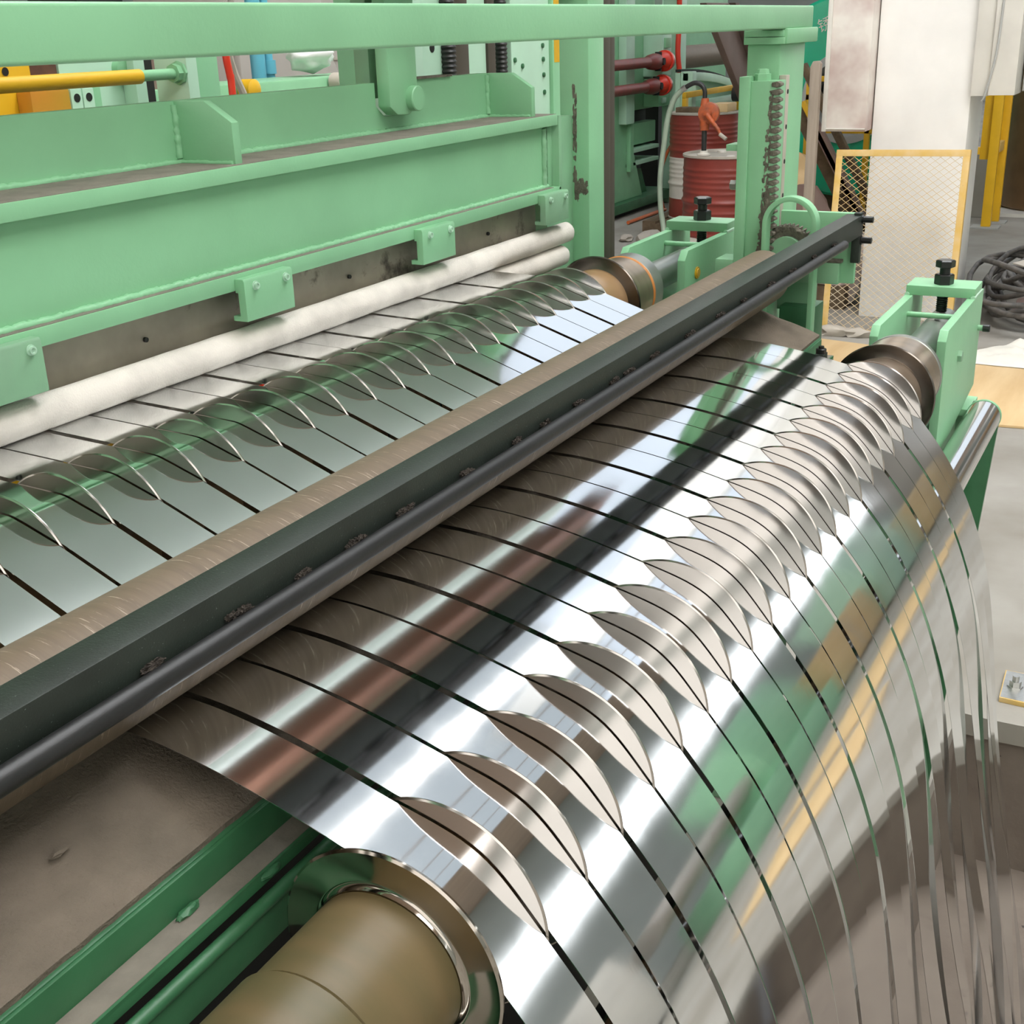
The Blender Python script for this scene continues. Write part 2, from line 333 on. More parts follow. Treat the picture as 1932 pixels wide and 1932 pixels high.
for i in range(NS):
    a = drift_rng.uniform(-1, 1); tw = drift_rng.uniform(-1, 1); bow = drift_rng.uniform(-1, 1)
    far = min(1, max(0, (i - 7) / 6))
    ax_ = a * (0.003 + 0.040 * far); atw = tw * (0.03 + 0.42 * far); aby = (1 if i % 2 else -1) * (0.003 + 0.022 * far * (0.5 + abs(bow)))
    lift = 0.0014 if i % 2 else 0.0
    vs_ = []; m = len(PATH)
    for j, (y, z) in enumerate(PATH):
        p0 = PATH[max(0, j - 1)]; p1 = PATH[min(m - 1, j + 1)]
        ty, tz = p1[0] - p0[0], p1[1] - p0[1]; l = math.hypot(ty, tz); ny, nz_ = tz / l, -ty / l     # outward normal
        if nz_ < 0 and z > 1.0: ny, nz_ = -ny, -nz_
        g = 0.0028
        x0 = edge_x(i, y) + g; x1 = edge_x(i + 1, y) - g
        dpt = max(0, (0.98 - z)) if y < 0.4 else 0.0
        dpt = min(dpt, 1.02); k = dpt ** 1.6
        xc = (x0 + x1) / 2 + ax_ * k; hw = (x1 - x0) / 2; ang = atw * k
        yy = y - aby * k + ny * lift; zz = z + nz_ * lift
        ca, sa = math.cos(ang), math.sin(ang); th = 0.0006
        for sx, off in ((-1, 0), (1, 0), (1, -th), (-1, -th)):
            vs_.append((xc + sx * hw * ca, yy + sx * hw * sa + ny * off, zz + nz_ * off))
    fs_ = []
    for j in range(m - 1):
        for q in range(4):
            q2 = (q + 1) % 4; fs_.append((j * 4 + q, (j + 1) * 4 + q, (j + 1) * 4 + q2, j * 4 + q2))
    fs_ += [(0, 1, 2, 3), ((m - 1) * 4 + 3, (m - 1) * 4 + 2, (m - 1) * 4 + 1, (m - 1) * 4)]
    o = MB().add(vs_, fs_).build('steel_strip', 'strip_steel', smooth=50)
    tag(o, 'mirror-bright slit steel strip, %s counted from the near left edge' % ORD[i], 'steel strip', 'slit steel strips running over the line')

# ------------------------------------------------------------------ separator arbors
def disc_mesh(hub):
    h = 0.00125
    p = [(-h * 0.9, 0.02), (-h, DISC_R - 0.0015), (-h * 0.3, DISC_R), (h * 0.3, DISC_R), (h, DISC_R - 0.0015), (h * 0.9, 0.02)]
    if hub: p = [(-0.0062, 0.02), (-0.0062, 0.0612), (-0.0050, 0.0618), (-0.0034, 0.0632), (-0.0022, 0.0660), (-0.0022, DISC_R - 0.0018), (-0.0008, DISC_R), (0.0008, DISC_R), (0.0022, DISC_R - 0.0018), (0.0022, 0.0695), (0.0030, 0.0668), (0.0045, 0.0650), (0.0062, 0.0640), (0.0062, 0.02)]
    return p
def arbor(name, label, C, xs, x_end, sleeves):
    t = thing(name, label, 'separator arbor', (xs[0], C[0], C[1]))
    c = (xs[0], C[0], C[1])
    first = None
    for k, x in enumerate(xs):
        if k == 0: continue
        if first is None:
            b = MB(); b.lathe(disc_mesh(False), c, (1, 0, 0), 96); first = b.build('disc', 'disc_steel', t, smooth=30); first.location = (x - xs[0], 0, 0)
        else: share(first, t, (x - xs[0], 0, 0))
    e = MB(); e.lathe(disc_mesh(True), c, (1, 0, 0), 96); e1 = e.build('end_disc', 'disc_end', t, smooth=30)
    e2 = e1.copy(); e2.data = e1.data.copy(); e2.data.materials[0] = MATS['disc_dark']; COL.objects.link(e2); e2.location = (x_end - xs[0], 0, 0)
    e2['label'] = 'darker outer disc at the far end'
    b = MB(); b.lathe([(xs[0] - c[0], 0.0665), (x_end - c[0], 0.0665)], c, (1, 0, 0), 64); b.build('shaft', 'sleeve_tan', t)
    for nm, m, x0, x1, r in sleeves:
        b = MB(); ch = 0.0015 if x1 - x0 > 0.006 else 0.0005
        b.lathe([(x0 - c[0], r - ch), (x0 - c[0] + ch, r), (x1 - c[0] - ch, r), (x1 - c[0], r - ch)], c, (1, 0, 0), 64); b.build(nm, m, t)
    return t
arbor('separator_arbor', 'front separator arbor with polished discs between the hanging strips', C3, [front_x(i) for i in range(22)], 2.085,
      [('near_sleeve', 'sleeve_olive', 0.462, 0.549, 0.0605), ('near_collar', 'sleeve_olive', 0.10, 0.461, 0.0632), ('spacer_sleeve', 'bronze_sleeve', 1.972, 2.077, 0.0690),
       ('far_sleeve', 'bronze_sleeve', 2.092, 2.222, 0.0735), ('end_collar', 'journal_steel', 2.222, 2.236, 0.0745), ('journal', 'journal_steel', 2.236, 2.68, 0.033)])
arbor('separator_arbor', 'rear separator arbor with discs standing between strips below the white felt', C1, [rear_x(i) for i in range(22)], 2.088,
      [('near_sleeve', 'sleeve_olive', 0.10, 0.586, 0.0605), ('spacer_sleeve', 'bronze_sleeve', 1.972, 2.08, 0.0660),
       ('far_sleeve', 'bronze_sleeve', 2.095, 2.205, 0.0690), ('orange_ring', 'orange_band', 2.205, 2.213, 0.0702), ('end_collar', 'journal_steel', 2.213, 2.255, 0.0695), ('journal', 'journal_steel', 2.255, 2.68, 0.030)])

# ------------------------------------------------------------------ felt rolls and press
def felt_roll(label, y, z, x1, r):
    pts = []; n = 40; m = 90; x0 = 0.15
    b = MB(); prof = [(0, r * 0.25), (0.001, r * 0.8), (0.006, r * 0.98)] + [(0.006 + (x1 - x0 - 0.012) * k / m, r) for k in range(1, m)] + [(x1 - x0 - 0.006, r * 0.98), (x1 - x0 - 0.001, r * 0.8), (x1 - x0, r * 0.25)]
    b.lathe(prof, (x0, y, z), (1, 0, 0), n)
    b.v = [(v[0], v[1] + 0.0009 * noise.noise(Vector((v[0] * 14, v[1] * 60, v[2] * 60))), v[2] + 0.0009 * noise.noise(Vector((v[0] * 14 + 9, v[1] * 60, v[2] * 60)))) for v in b.v]
    return tag(b.build('felt_roll', 'felt_white', smooth=60), label, 'felt roll')
felt_roll('white felt roll pressed down on top of the strips', 1.112, 1.3120, 2.300, 0.0206)
felt_roll('white felt roll under the strips, below the upper felt roll', 1.112, 1.2688, 2.276, 0.0206)

pr = thing('felt_press', 'mint green welded press beam clamping the white felt over the strips', 'press beam', (1.2, 1.16, 1.39))
X0, X1 = 0.10, 2.252
MB().box(X0, X1, 1.10, 1.30, 1.3877, 1.4094).build('lower_flange', 'mint_paint', pr, bevel=0.0015)
MB().box(X0, X1 - 0.035, 1.119, 1.135, 1.4094, 1.5262).build('web', 'mint_paint', pr)
MB().box(X0, X1 - 0.012, 1.10, 1.30, 1.5262, 1.5464).build('upper_flange', 'mint_paint', pr, bevel=0.0015)
MB().box(X0, X1 - 0.014, 1.102, 1.2055, 1.5464, 1.5471).build('dust_layer', 'dust_grey', pr, smooth=0)
MB().box(X0, X1 - 0.03, 1.1015, 1.117, 1.4094, 1.4100).build('dust_layer', 'dust_grey', pr, smooth=0)
up = MB(); up.prism([(X0, 1.5464), (2.155, 1.5464), (2.155, 1.6265), (1.889, 1.6265), (1.872, 1.612), (1.872, 1.585), (1.845, 1.572), (1.80, 1.572), (1.776, 1.59), (1.776, 1.6265), (X0, 1.6265)], 'y', 1.2076, 1.2276)
up.build('upper_plate', 'mint_paint', pr)
MB().box(1.90, 2.02, 1.203, 1.226, 1.6265, 1.6300).build('grease_crust', 'grease', pr, smooth=0)
MB().box(X1 - 0.028, X1 - 0.008, 1.115, 1.30, 1.4094, 1.5262).build('end_plate', 'mint_dusty', pr, bevel=0.0015)
MB().box(X1 - 0.008, X1 + 0.004, 1.10, 1.30, 1.3877, 1.5440).build('slide_shoe', 'mint_dusty', pr, bevel=0.001)
def gusset(x):
    g = MB(); g.prism([(1.2076, 1.5464), (1.2076, 1.6262), (1.155, 1.6262), (1.112, 1.5995), (1.112, 1.5464)], 'x', x, x + 0.014)
    return g.build('gusset', 'mint_paint', pr, bevel=0.0008)
for x in (0.42, 1.300, 2.155): gusset(x)
def weld(pts, r, name='weld_bead', m='mint_paint'):
    out = []
    P = [Vector(p) for p in pts]
    n = max(2, int((P[1] - P[0]).length / 0.004)); rs = []
    for k in range(n + 1):
        q = P[0].lerp(P[1], k / n); out.append(q + Vector((random.uniform(-1, 1), random.uniform(-1, 1), random.uniform(-1, 1))) * r * 0.16); rs.append(r * random.uniform(0.82, 1.18))
    b = MB(); b.sweep(out, rs, 8); return b.build(name, m, pr, smooth=60)
weld([(X0, 1.117, 1.4105), (X1 - 0.03, 1.117, 1.4105)], 0.0052)
weld([(X0, 1.2062, 1.5478), (2.15, 1.2062, 1.5478)], 0.0050)
for x in (1.300, 2.155):
    weld([(x - 0.001, 1.2065, 1.552), (x - 0.001, 1.2065, 1.622)], 0.0050); weld([(x - 0.001, 1.205, 1.548), (x - 0.001, 1.115, 1.548)], 0.0035)
weld([(X1 - 0.040, 1.117, 1.414), (X1 - 0.040, 1.117, 1.522)], 0.0055, m='mint_dusty')
# steel pad that holds the felt
MB().box(X0, X1 - 0.05, 1.1335, 1.148, 1.315, 1.3877).build('pad_plate', 'pad_steel', pr, bevel=0.001)
for k in range(9):
    x = 0.45 + k * 0.222
    MB().lathe([(0, 0.0032), (0.004, 0.0032), (0.005, 0.002)], (x, 1.1335, 1.347 + 0.004 * (k % 2)), (0, -1, 0), 10).build('pad_screw', 'dark_hole', pr)
for k in range(4):
    x0 = 0.826 + k * 0.4455 - 0.014; x1 = x0 + 0.103; dz = 0.0 if k else -0.004
    g = MB(); g.prism([(1.100, 1.4035), (1.086, 1.4035), (1.084, 1.400), (1.084, 1.347 + dz), (1.108, 1.347 + dz), (1.108, 1.354 + dz), (1.096, 1.354 + dz), (1.096, 1.385), (1.100, 1.385)], 'x', x0, x1)
    cb = g.build('clamp_bracket', 'mint_dusty' if k in (0, 3) else 'mint_paint', pr, bevel=0.0008)
    for xx in (x0 + 0.022, x1 - 0.016):
        s = MB(); s.lathe([(0, 0.0062), (0.0015, 0.0062), (0.0015, 0.0046), (0.005, 0.0046), (0.005, 0.0030), (0.003, 0.0024)], (xx, 1.084, 1.3925), (0, -1, 0), 14)
        s.build('clamp_screw', 'mint_pale', cb)
hb = MB(); hb.prism([(1.779, 1.764), (1.779, 1.588), (1.800, 1.5745), (1.838, 1.5725), (1.866, 1.590), (1.866, 1.764)], 'y', 1.180, 1.2055)
hg = hb.build('hanger_clevis', 'mint_paint', pr, bevel=0.004)
b2 = MB(); b2.prism([(1.80, 1.764), (1.80, 1.60), (1.888, 1.60), (1.888, 1.764)], 'y', 1.232, 1.262); b2.build('hanger_clevis', 'mint_dusty', pr, bevel=0.003)
MB().lathe([(0, 0.0205), (0.013, 0.0205), (0.0145, 0.019)], (1.846, 1.181, 1.5985), (0, -1, 0), 40).build('pivot_pin', 'mint_paint', hg)

cl = thing('press_column', 'mint green press column standing right of the press beam', 'machine column', (2.42, 1.2, 0))
MB().box(2.385, 2.462, 1.10, 1.166, 0.0, 1.765).build('column', 'mint_paint', cl, bevel=0.004)
MB().box(2.262, 2.385, 1.138, 1.166, 0.90, 1.535).build('slide_way', 'mint_dusty', cl, bevel=0.003)
gb = MB(); gr_ = random.Random(5)
for k in range(60):
    zz = 1.37 + 0.22 * gr_.random() ** 1.4; gb.blob((2.3848, 1.131 + gr_.uniform(-0.002, 0.004) - 0.006 * max(0, (1.42 - zz) / 0.05) * gr_.random(), zz), 0.0008, 0.0022 * gr_.uniform(0.5, 1.4), 0.008 * gr_.uniform(0.5, 1.5), k, 0.9, 3.0, 2)
for k in range(70): gb.blob((2.3848, 1.106 + 0.026 * gr_.random(), 1.392 + gr_.uniform(-0.012, 0.014)), 0.0007, 0.003 * gr_.uniform(0.5, 1.6), 0.004 * gr_.uniform(0.4, 1.6), k + 70, 1.0, 3.0, 2)
gb.build('grease_smear', 'grease', cl)
MB().cyl((0.06, 1.19, 1.885), (2.462, 1.19, 1.885), 0.128, 56).build('top_beam', 'pale_grey', cl)
MB().box(0.06, 0.14, 1.10, 1.34, 0.0, 1.765).build('column', 'mint_paint', cl, bevel=0.004)
vr = thing('guide_rail', 'dark brown steel guide rail upright beside the press column', 'rail', (2.50, 1.12, 0))
MB().box(2.4665, 2.505, 1.105, 1.20, 0.0, 1.95).build('rail_flange', 'rail_brown', vr, bevel=0.002)
MB().box(2.5085, 2.540, 1.110, 1.20, 0.0, 1.95).build('rail_flange', 'rail_brown', vr, bevel=0.002)
MB().box(2.500, 2.512, 1.14, 1.19, 0.0, 1.95).build('rail_web', 'rail_brown', vr)

# ------------------------------------------------------------------ hold-down roller, crossbar
rl = thing('hold_down_roller', 'long brown rubber roller lying across the strips under the black crossbar', 'roller', (1.2, C2[0], C2[1]))
b = MB(); b.lathe([(0, 0.047), (0.003, 0.0500), (2.147, 0.0500), (2.150, 0.047)], (0.10, C2[0], C2[1]), (1, 0, 0), 72); b.build('roller_face', 'roll_brown', rl)
b = MB(); b.cyl((2.25, C2[0], C2[1]), (2.374, C2[0], C2[1]), 0.018, 24); b.build('journal', 'journal_steel', rl)
cb = thing('crossbar', 'black steel crossbar with a round pipe welded along its front', 'crossbar', (1.3, 0.577, 1.30))
MB().box(0.05, 2.440, 0.5432, 0.5757, 1.3110, 1.3493).build('flat_bar', 'bar_black', cb, bevel=0.0012)
b = MB(); b.lathe([(0, 0.0055), (0.0015, 0.0082), (2.2045, 0.0082), (2.207, 0.0055)], (0.05, 0.5330, 1.3202), (1, 0, 0), 28); b.build('pipe', 'pipe_black', cb)
for k, x in enumerate((0.50, 0.585, 0.66, 0.725, 0.80, 0.90, 1.00, 1.06, 1.14, 1.235, 1.28, 1.36, 1.48, 1.60, 1.70, 1.83, 1.95, 2.08, 2.21)):
    b = MB(); w = random.uniform(0.005, 0.010)
    for q in range(6): b.blob((x + random.uniform(-1.3, 1.3) * w, 0.5408 + random.uniform(-0.0015, 0.001), 1.3272 + random.uniform(-0.001, 0.0014)), w * random.uniform(0.35, 0.7), 0.0024, 0.0018, k * 7 + q, 1.3, 5.0, 3)
    b.build('lint_tuft', 'lint', cb)
for z in (1.3411, 1.3013):
    b = MB(); b.lathe([(0, 0.0085), (0.002, 0.0085), (0.002, 0.0062), (0.020, 0.0062), (0.0205, 0.0056)], (2.432, 0.5437 if z < 1.32 else 0.5432, z), (0, -1, 0), 18); b.build('end_bolt', 'black_bolt', cb)

# ------------------------------------------------------------------ gantry with rack, carriage
gt = thing('gantry_frame', 'mint green top rail on a column with a toothed rack, right of the roller', 'machine frame', (2.5, 0.75, 0))
MB().box(-0.12, 2.612, 0.710, 0.757, 1.6876, 1.7285).build('top_rail', 'mint_paint', gt, bevel=0.0035, seg=3)
MB().box(2.425, 2.640, 0.706, 0.792, 1.6610, 1.6885).build('cap_block', 'mint_paint', gt, bevel=0.003)
MB().box(2.415, 2.425, 0.712, 0.786, 1.6745, 1.6860).build('cap_shim', 'mint_paint', gt, bevel=0.001)
MB().box(2.413, 2.425, 0.710, 0.787, 1.6610, 1.6735).build('cap_shim', 'mint_paint', gt, bevel=0.001)
MB().box(2.430, 2.600, 0.720, 0.785, 0.0, 1.6610).build('column', 'mint_paint', gt, bevel=0.003)
MB().box(2.4302, 2.452, 0.7060, 0.7198, 1.30, 1.605).build('guide_strip', 'lid_grey', gt, bevel=0.001)
for k in range(5): MB().cyl((2.443, 0.7061, 1.575 - k * 0.065), (2.443, 0.7053, 1.575 - k * 0.065), 0.0045, 14).build('screw_hole', 'dark_hole', gt)
MB().box(2.372, 2.430, 0.706, 0.757, 1.02, 1.5975).build('rack_bar', 'mint_paint', gt, bevel=0.0015)
MB().box(2.366, 2.430, 0.757, 0.778, 1.02, 1.6055).build('rack_backing', 'mint_paint', gt, bevel=0.0015)
b = MB(); b.lathe([(0, 0.016), (0.012, 0.016), (0.013, 0.0125), (0.020, 0.011), (0.021, 0.008)], (2.395, 0.742, 1.5975), (0, 0, 1), 6); b.build('rack_nut', 'mint_paint', gt, smooth=0)
tooth = None
for k in range(27):
    z = 1.591 - k * 0.0138
    if tooth is None:
        b = MB(); b.prism([(0.716, z - 0.0036), (0.7060, z - 0.0056), (0.6990, z - 0.0020), (0.6990, z + 0.0020), (0.7060, z + 0.0056), (0.716, z + 0.0036)], 'x', 2.3695, 2.392); tooth = b.build('rack_tooth', 'grease', gt, bevel=0.0007)
    else: share(tooth, gt, (0, 0, -k * 0.0138))
b = MB()
cg = random.Random(9)
for k in range(150):
    t = cg.random() ** 0.8; z = 1.585 - t * 0.36; w_ = 0.006 + 0.010 * t
    b.blob((2.3716, 0.713 + cg.random() * w_ + 0.004 * t, z), 0.0010, 0.0022 * cg.uniform(0.5, 1.7), 0.0042 * cg.uniform(0.5, 1.7), k, 0.9, 3.0, 1)
for k in range(24):
    t = k / 23; b.blob((2.3705, 0.716 + 0.010 * t + 0.003 * math.sin(k * 1.9), 1.39 - t * 0.17), 0.0022, 0.005 + 0.004 * t, 0.008, k, 0.8, 3.0, 2)
b.build('grease_crust', 'grease', gt)
MB().box(2.372, 2.425, 0.776, 0.802, 1.470, 1.482).build('stop_lug', 'mint_paint', gt, bevel=0.0015)
MB().lathe([(0, 0.010), (0.012, 0.010), (0.013, 0.008)], (2.38, 0.780, 1.405), (0, 1, 0), 6).build('side_nut', 'journal_steel', gt, smooth=0)
MB().box(2.366, 2.43, 0.778, 0.815, 1.235, 1.262).build('side_lug', 'mint_dusty', gt, bevel=0.002)
MB().box(2.36, 2.72, 0.66, 0.86, 0.0, 0.03).build('base_plate', 'mint_dusty', gt, bevel=0.002)

MB().box(-0.12, 0.02, 0.718, 0.788, 0.0, 1.6876).build('column', 'mint_paint', gt, bevel=0.003)
MB().box(0.02, 0.045, 0.535, 0.760, 1.19, 1.36).build('near_end_plate', 'mint_paint', gt, bevel=0.002)
cr = thing('roller_carriage', 'mint green carriage with an arched guard and dirty pinion at the roller end', 'carriage', (2.45, 0.66, 1.15))
MB().box(2.4405, 2.456, 0.555, 0.7110, 1.2140, 1.3508).build('end_plate', 'mint_paint', cr, bevel=0.002)
MB().box(2.4240, 2.4405, 0.5765, 0.7050, 1.2557, 1.2625).build('grime_ledge', 'grease', cr, bevel=0.002)
MB().box(2.4240, 2.4405, 0.5810, 0.7050, 1.2140, 1.2557).build('grime_pad', 'mint_dusty', cr, bevel=0.002)
MB().box(2.4240, 2.4405, 0.5437, 0.5605, 1.2577, 1.3108).build('dark_clip', 'bar_black', cr, bevel=0.002)
MB().box(2.4220, 2.4405, 0.5445, 0.5580, 1.3495, 1.3537).build('dark_clip', 'bar_black', cr, bevel=0.001)
ag = MB(); n = 24; yc, zc, ro, ri = 0.6605, 1.3385, 0.0530, 0.0435
outl = [(yc + ro, 1.115)] + [(yc + ro * math.cos(PI * k / n), zc + ro * math.sin(PI * k / n)) for k in range(n + 1)] + [(yc - ro, 1.115)]
inl = [(yc - ri, 1.115)] + [(yc - ri * math.cos(PI * k / n), zc + ri * math.sin(PI * k / n)) for k in range(n + 1)] + [(yc + ri, 1.115)]
q = len(outl); vs_ = []
for x in (2.338, 2.366): vs_ += [(x, u, w) for u, w in outl] + [(x, u, w) for u, w in reversed(inl)]
fs_ = []
for k in range(q - 1):
    fs_ += [(k, k + 1, q + k + 1, q + k), (2 * q + k + 1, 2 * q + k, 3 * q + k, 3 * q + k + 1), (k, 2 * q + k, 2 * q + k + 1, k + 1), (q + k + 1, 3 * q + k + 1, 3 * q + k, q + k)]
fs_ += [(0, q, 3 * q, 2 * q), (q - 1, 3 * q - 1, 4 * q - 1, 2 * q - 1)]
ag.add(vs_, fs_); ag.build('arched_guard', 'mint_paint', cr, bevel=0.0015)
gear = []
for k in range(40):
    for da, r in ((0.0, 0.0485), (0.35, 0.0485), (0.5, 0.0555), (0.8, 0.0555)):
        a = 2 * PI * (k + da) / 40; gear.append((0.676 + r * math.cos(a), 1.276 + r * math.sin(a)))
b = MB(); b.prism(gear, 'x', 2.388, 2.412); pg = b.build('pinion', 'grease', cr)
b = MB()
for k in range(26):
    a = PI * k / 25; b.blob((2.387, 0.676 + 0.049 * math.cos(a), 1.276 + 0.049 * math.sin(a)), 0.003, 0.006, 0.006, k + 60, 0.8, 3.0, 2)
b.build('grease_crust', 'grease', pg)
MB().cyl((2.376, 0.676, 1.276), (2.388, 0.676, 1.276), 0.034, 24).build('hub', 'mint_dusty', cr)
MB().box(2.456, 2.4985, 0.640, 0.7110, 1.150, 1.338).build('slide_block', 'mint_dusty', cr, bevel=0.002)
MB().box(2.42, 2.50, 0.625, 0.695, 1.02, 1.165).build('lower_box', 'deep_green', cr, bevel=0.003)

# ------------------------------------------------------------------ bearing brackets
def bracket(label, yc, y_in, y_out, xf, xb, zt, zb, cap, bolt_x, front):
    """two side plates (near one at y_out, far one at y_in), a cap plate with a jacking bolt, pedestal to the floor"""
    t = thing('bearing_bracket', label, 'bracket', (xb - 0.1, yc, 0))
    w = 0.016
    prof = [(xf, zb), (xf, zt - 0.018), (xf + 0.018, zt), (xb, zt), (xb, zb + 0.03), (xf + 0.16, zb)]
    MB().prism(prof, 'y', y_out, y_out + w).build('side_plate', 'mint_paint', t, bevel=0.001)
    MB().prism(prof, 'y', y_in - w, y_in).build('side_plate', 'mint_paint', t, bevel=0.001)
    c = MB().box(cap[0], cap[1], y_out + 0.001, y_in - 0.001, zt, zt + 0.020).build('cap_plate', 'mint_dusty' if not front else 'mint_paint', t, bevel=0.0015)
    for yy in (y_out + 0.004, y_in - 0.004):
        b = MB(); b.sweep([(cap[0] - 0.002, yy, zt + 0.001), (cap[0] + 0.03, yy, zt + 0.002), (cap[1], yy, zt + 0.001)], 0.005, 8); b.build('weld_bead', 'mint_pale', t)
    z = zt + 0.020
    b = MB(); b.lathe([(0, 0.0185), (0.0015, 0.0195), (0.019, 0.0195), (0.021, 0.017)], (bolt_x, yc, z), (0, 0, 1), 6); b.build('lock_nut', 'black_bolt', t, smooth=0)
    b = MB(); bl = 0.057 if front else 0.049; b.cyl((bolt_x, yc, z - bl), (bolt_x, yc, z + 0.038), 0.0105, 20); jb = b.build('jacking_bolt', 'black_bolt', t)
    b = MB(); b.lathe([(0, 0.017), (0.0015, 0.0195), (0.0135, 0.0195), (0.0155, 0.0165)], (bolt_x, yc, z + 0.034), (0, 0, 1), 6); b.build('bolt_head', 'black_bolt', jb, smooth=0)
    th = MB()
    for k in range(7): th.lathe([(0, 0.0105), (0.0012, 0.0118), (0.0024, 0.0105)], (bolt_x, yc, z - bl + 0.001 + k * 0.0045), (0, 0, 1), 16)
    th.build('bolt_thread', 'black_bolt', jb)
    b = MB(); b.cyl((bolt_x - 0.08, y_out + w, zt - (0.030 if front else 0.022)), (bolt_x - 0.08, y_in - w, zt - (0.030 if front else 0.022)), 0.0055, 12); b.build('tie_rod', 'mint_paint', t)
    return t, w
t, w = bracket('mint green bearing bracket of the rear separator, beside the red drums', 0.943, 1.015, 0.871, 2.345, 2.72, 1.2755, 1.02, (2.605, 2.685), 2.642, False)
b = MB(); b.lathe([(0, 0.0125), (0.003, 0.0125), (0.003, 0.0095), (0.005, 0.009)], (2.415, 0.871, 1.222), (0, -1, 0), 20); b.build('pin_cap', 'yellow_paint', t)
MB().box(2.40, 2.72, 0.888, 0.998, 0.0, 1.12).build('pedestal', 'mint_dusty', t, bevel=0.002)
t, w = bracket('mint green bearing bracket of the front separator, standing by the plywood', 0.414, 0.483, 0.345, 2.288, 2.715, 1.1675, 0.93, (2.600, 2.690), 2.635, True)
b = MB(); b.lathe([(0, 0.0060), (0.012, 0.0060)], (2.688, 0.345, 1.090), (0, -1, 0), 16); s = b.build('side_screw', 'mint_dusty', t)
b = MB(); b.lathe([(0, 0.0080), (0.013, 0.0080), (0.0145, 0.0065)], (2.688, 0.335, 1.090), (0, -1, 0), 16); b.build('screw_tip', 'black_bolt', s)
b = MB(); b.lathe([(0, 0.0125), (0.006, 0.0125), (0.008, 0.010)], (2.452, 0.345, 1.085), (0, -1, 0), 6); b.build('side_nut', 'mint_dusty', t, smooth=0)
MB().box(2.30, 2.66, 0.365, 0.463, 0.0, 0.985).build('pedestal', 'mint_dusty', t, bevel=0.003)
MB().box(2.62, 2.73, 0.335, 0.495, 0.915, 0.930).build('foot_flange', 'mint_paint', t, bevel=0.002)
MB().box(2.66, 2.70, 0.352, 0.478, 0.0, 0.915).build('stiffener', 'mint_dusty', t, bevel=0.002)

for lab, yy, zz in (('near-side bearing stand of the front separator', C3[0], C3[1]), ('near-side bearing stand of the rear separator', C1[0], C1[1])):
    nb = thing('bearing_stand', lab + ', left of the picture', 'bracket', (0.02, yy, 0))
    MB().box(-0.12, 0.06, yy - 0.055, yy + 0.055, 0.0, zz - 0.075).build('pedestal', 'mint_paint', nb, bevel=0.003)
    MB().box(-0.04, 0.099, yy - 0.075, yy + 0.075, zz - 0.075, zz + 0.080).build('bearing_block', 'mint_paint', nb, bevel=0.006)
gr = thing('guide_roll', 'polished steel guide roll in front of the far bearing bracket', 'roller', (2.3, 0.30, 0.92))
b = MB(); b.lathe([(0, 0.030), (0.002, 0.034), (2.20, 0.034), (2.202, 0.031)], (0.415, 0.306, 0.9200), (1, 0, 0), 48); b.build('roll_face', 'chrome', gr)
b = MB(); b.cyl((2.617, 0.306, 0.9200), (2.626, 0.306, 0.9200), 0.0350, 32); b.build('end_cap', 'mint_paint', gr)
sp = MB(); sp.prism([(0.276, 0.905), (0.300, 0.945), (0.332, 0.945), (0.358, 0.0), (0.336, 0.0)], 'x', 2.626, 2.642); sp.build('stand_plate', 'deep_green', gr, bevel=0.001)
jk = thing('screw_jack', 'small green and black screw jack beside the far edge of the strips', 'screw jack', (2.10, 0.53, 0.95))
MB().box(2.083, 2.112, 0.5155, 0.5320, 0.0, 1.158).build('body', 'bar_black', jk, bevel=0.0015)
MB().box(2.060, 2.083, 0.5165, 0.5330, 0.95, 1.152).build('bracket', 'deep_green', jk, bevel=0.003)
b = MB(); b.lathe([(0, 0.0092), (0.0075, 0.0092), (0.0085, 0.008)], (2.098, 0.5238, 1.158), (0, 0, 1), 16); b.build('screw_head', 'black_bolt', jk)
b = MB(); b.lathe([(0, 0.005), (0.004, 0.005)], (2.098, 0.5238, 1.1665), (0, 0, 1), 8); b.build('screw_socket', 'black_bolt', jk)

# ------------------------------------------------------------------ sloping apron under the strips
ap = thing('apron_table', 'carpet-covered sloping apron on green rails under the strips', 'machine table', (0.6, 0.6, 0))
sl = 0.344; ya, za, yb_ = 0.567, 1.1525, 0.735; zb_ = za + (yb_ - ya) * sl
nx, ny = 150, 16; vs_ = []; fs_ = []
for i in range(nx + 1):
    for j in range(ny + 1):
        x = 0.06 + 2.192 * i / nx; y = ya + (yb_ - ya) * j / ny; z = za + (y - ya) * sl
        e = min(1, j / 2)
        z += e * (0.0035 * noise.noise(Vector((x * 7, y * 9, 1))) + 0.0018 * noise.noise(Vector((x * 26, y * 26, 4))))
        vs_.append((x, y + (0.0012 * noise.noise(Vector((x * 60, 0, 3))) if j == 0 else 0), z))
n = len(vs_)
for i in range(nx):
    for j in range(ny):
        a = i * (ny + 1) + j; fs_.append((a, a + ny + 1, a + ny + 2, a + 1))
vs_ += [(v[0], v[1] + 0.001, v[2] - 0.006) for v in vs_]
rim = [i * (ny + 1) for i in range(nx + 1)] + [nx * (ny + 1) + j for j in range(1, ny + 1)] + [i * (ny + 1) + ny for i in range(nx - 1, -1, -1)] + [j for j in range(ny - 1, 0, -1)]
for a, c in zip(rim, rim[1:] + rim[:1]): fs_.append((a, a + n, c + n, c))
MB().add(vs_, fs_).build('carpet', 'carpet', ap, smooth=60)
for k, (x, y) in enumerate(((0.66, 0.600), (0.47, 0.628), (0.78, 0.585))):
    MB().blob((x, y, za + (y - ya) * sl + 0.0015), 0.009, 0.004, 0.0022, k, 0.6, 3.0, 2).build('carpet_pucker', 'carpet', ap)
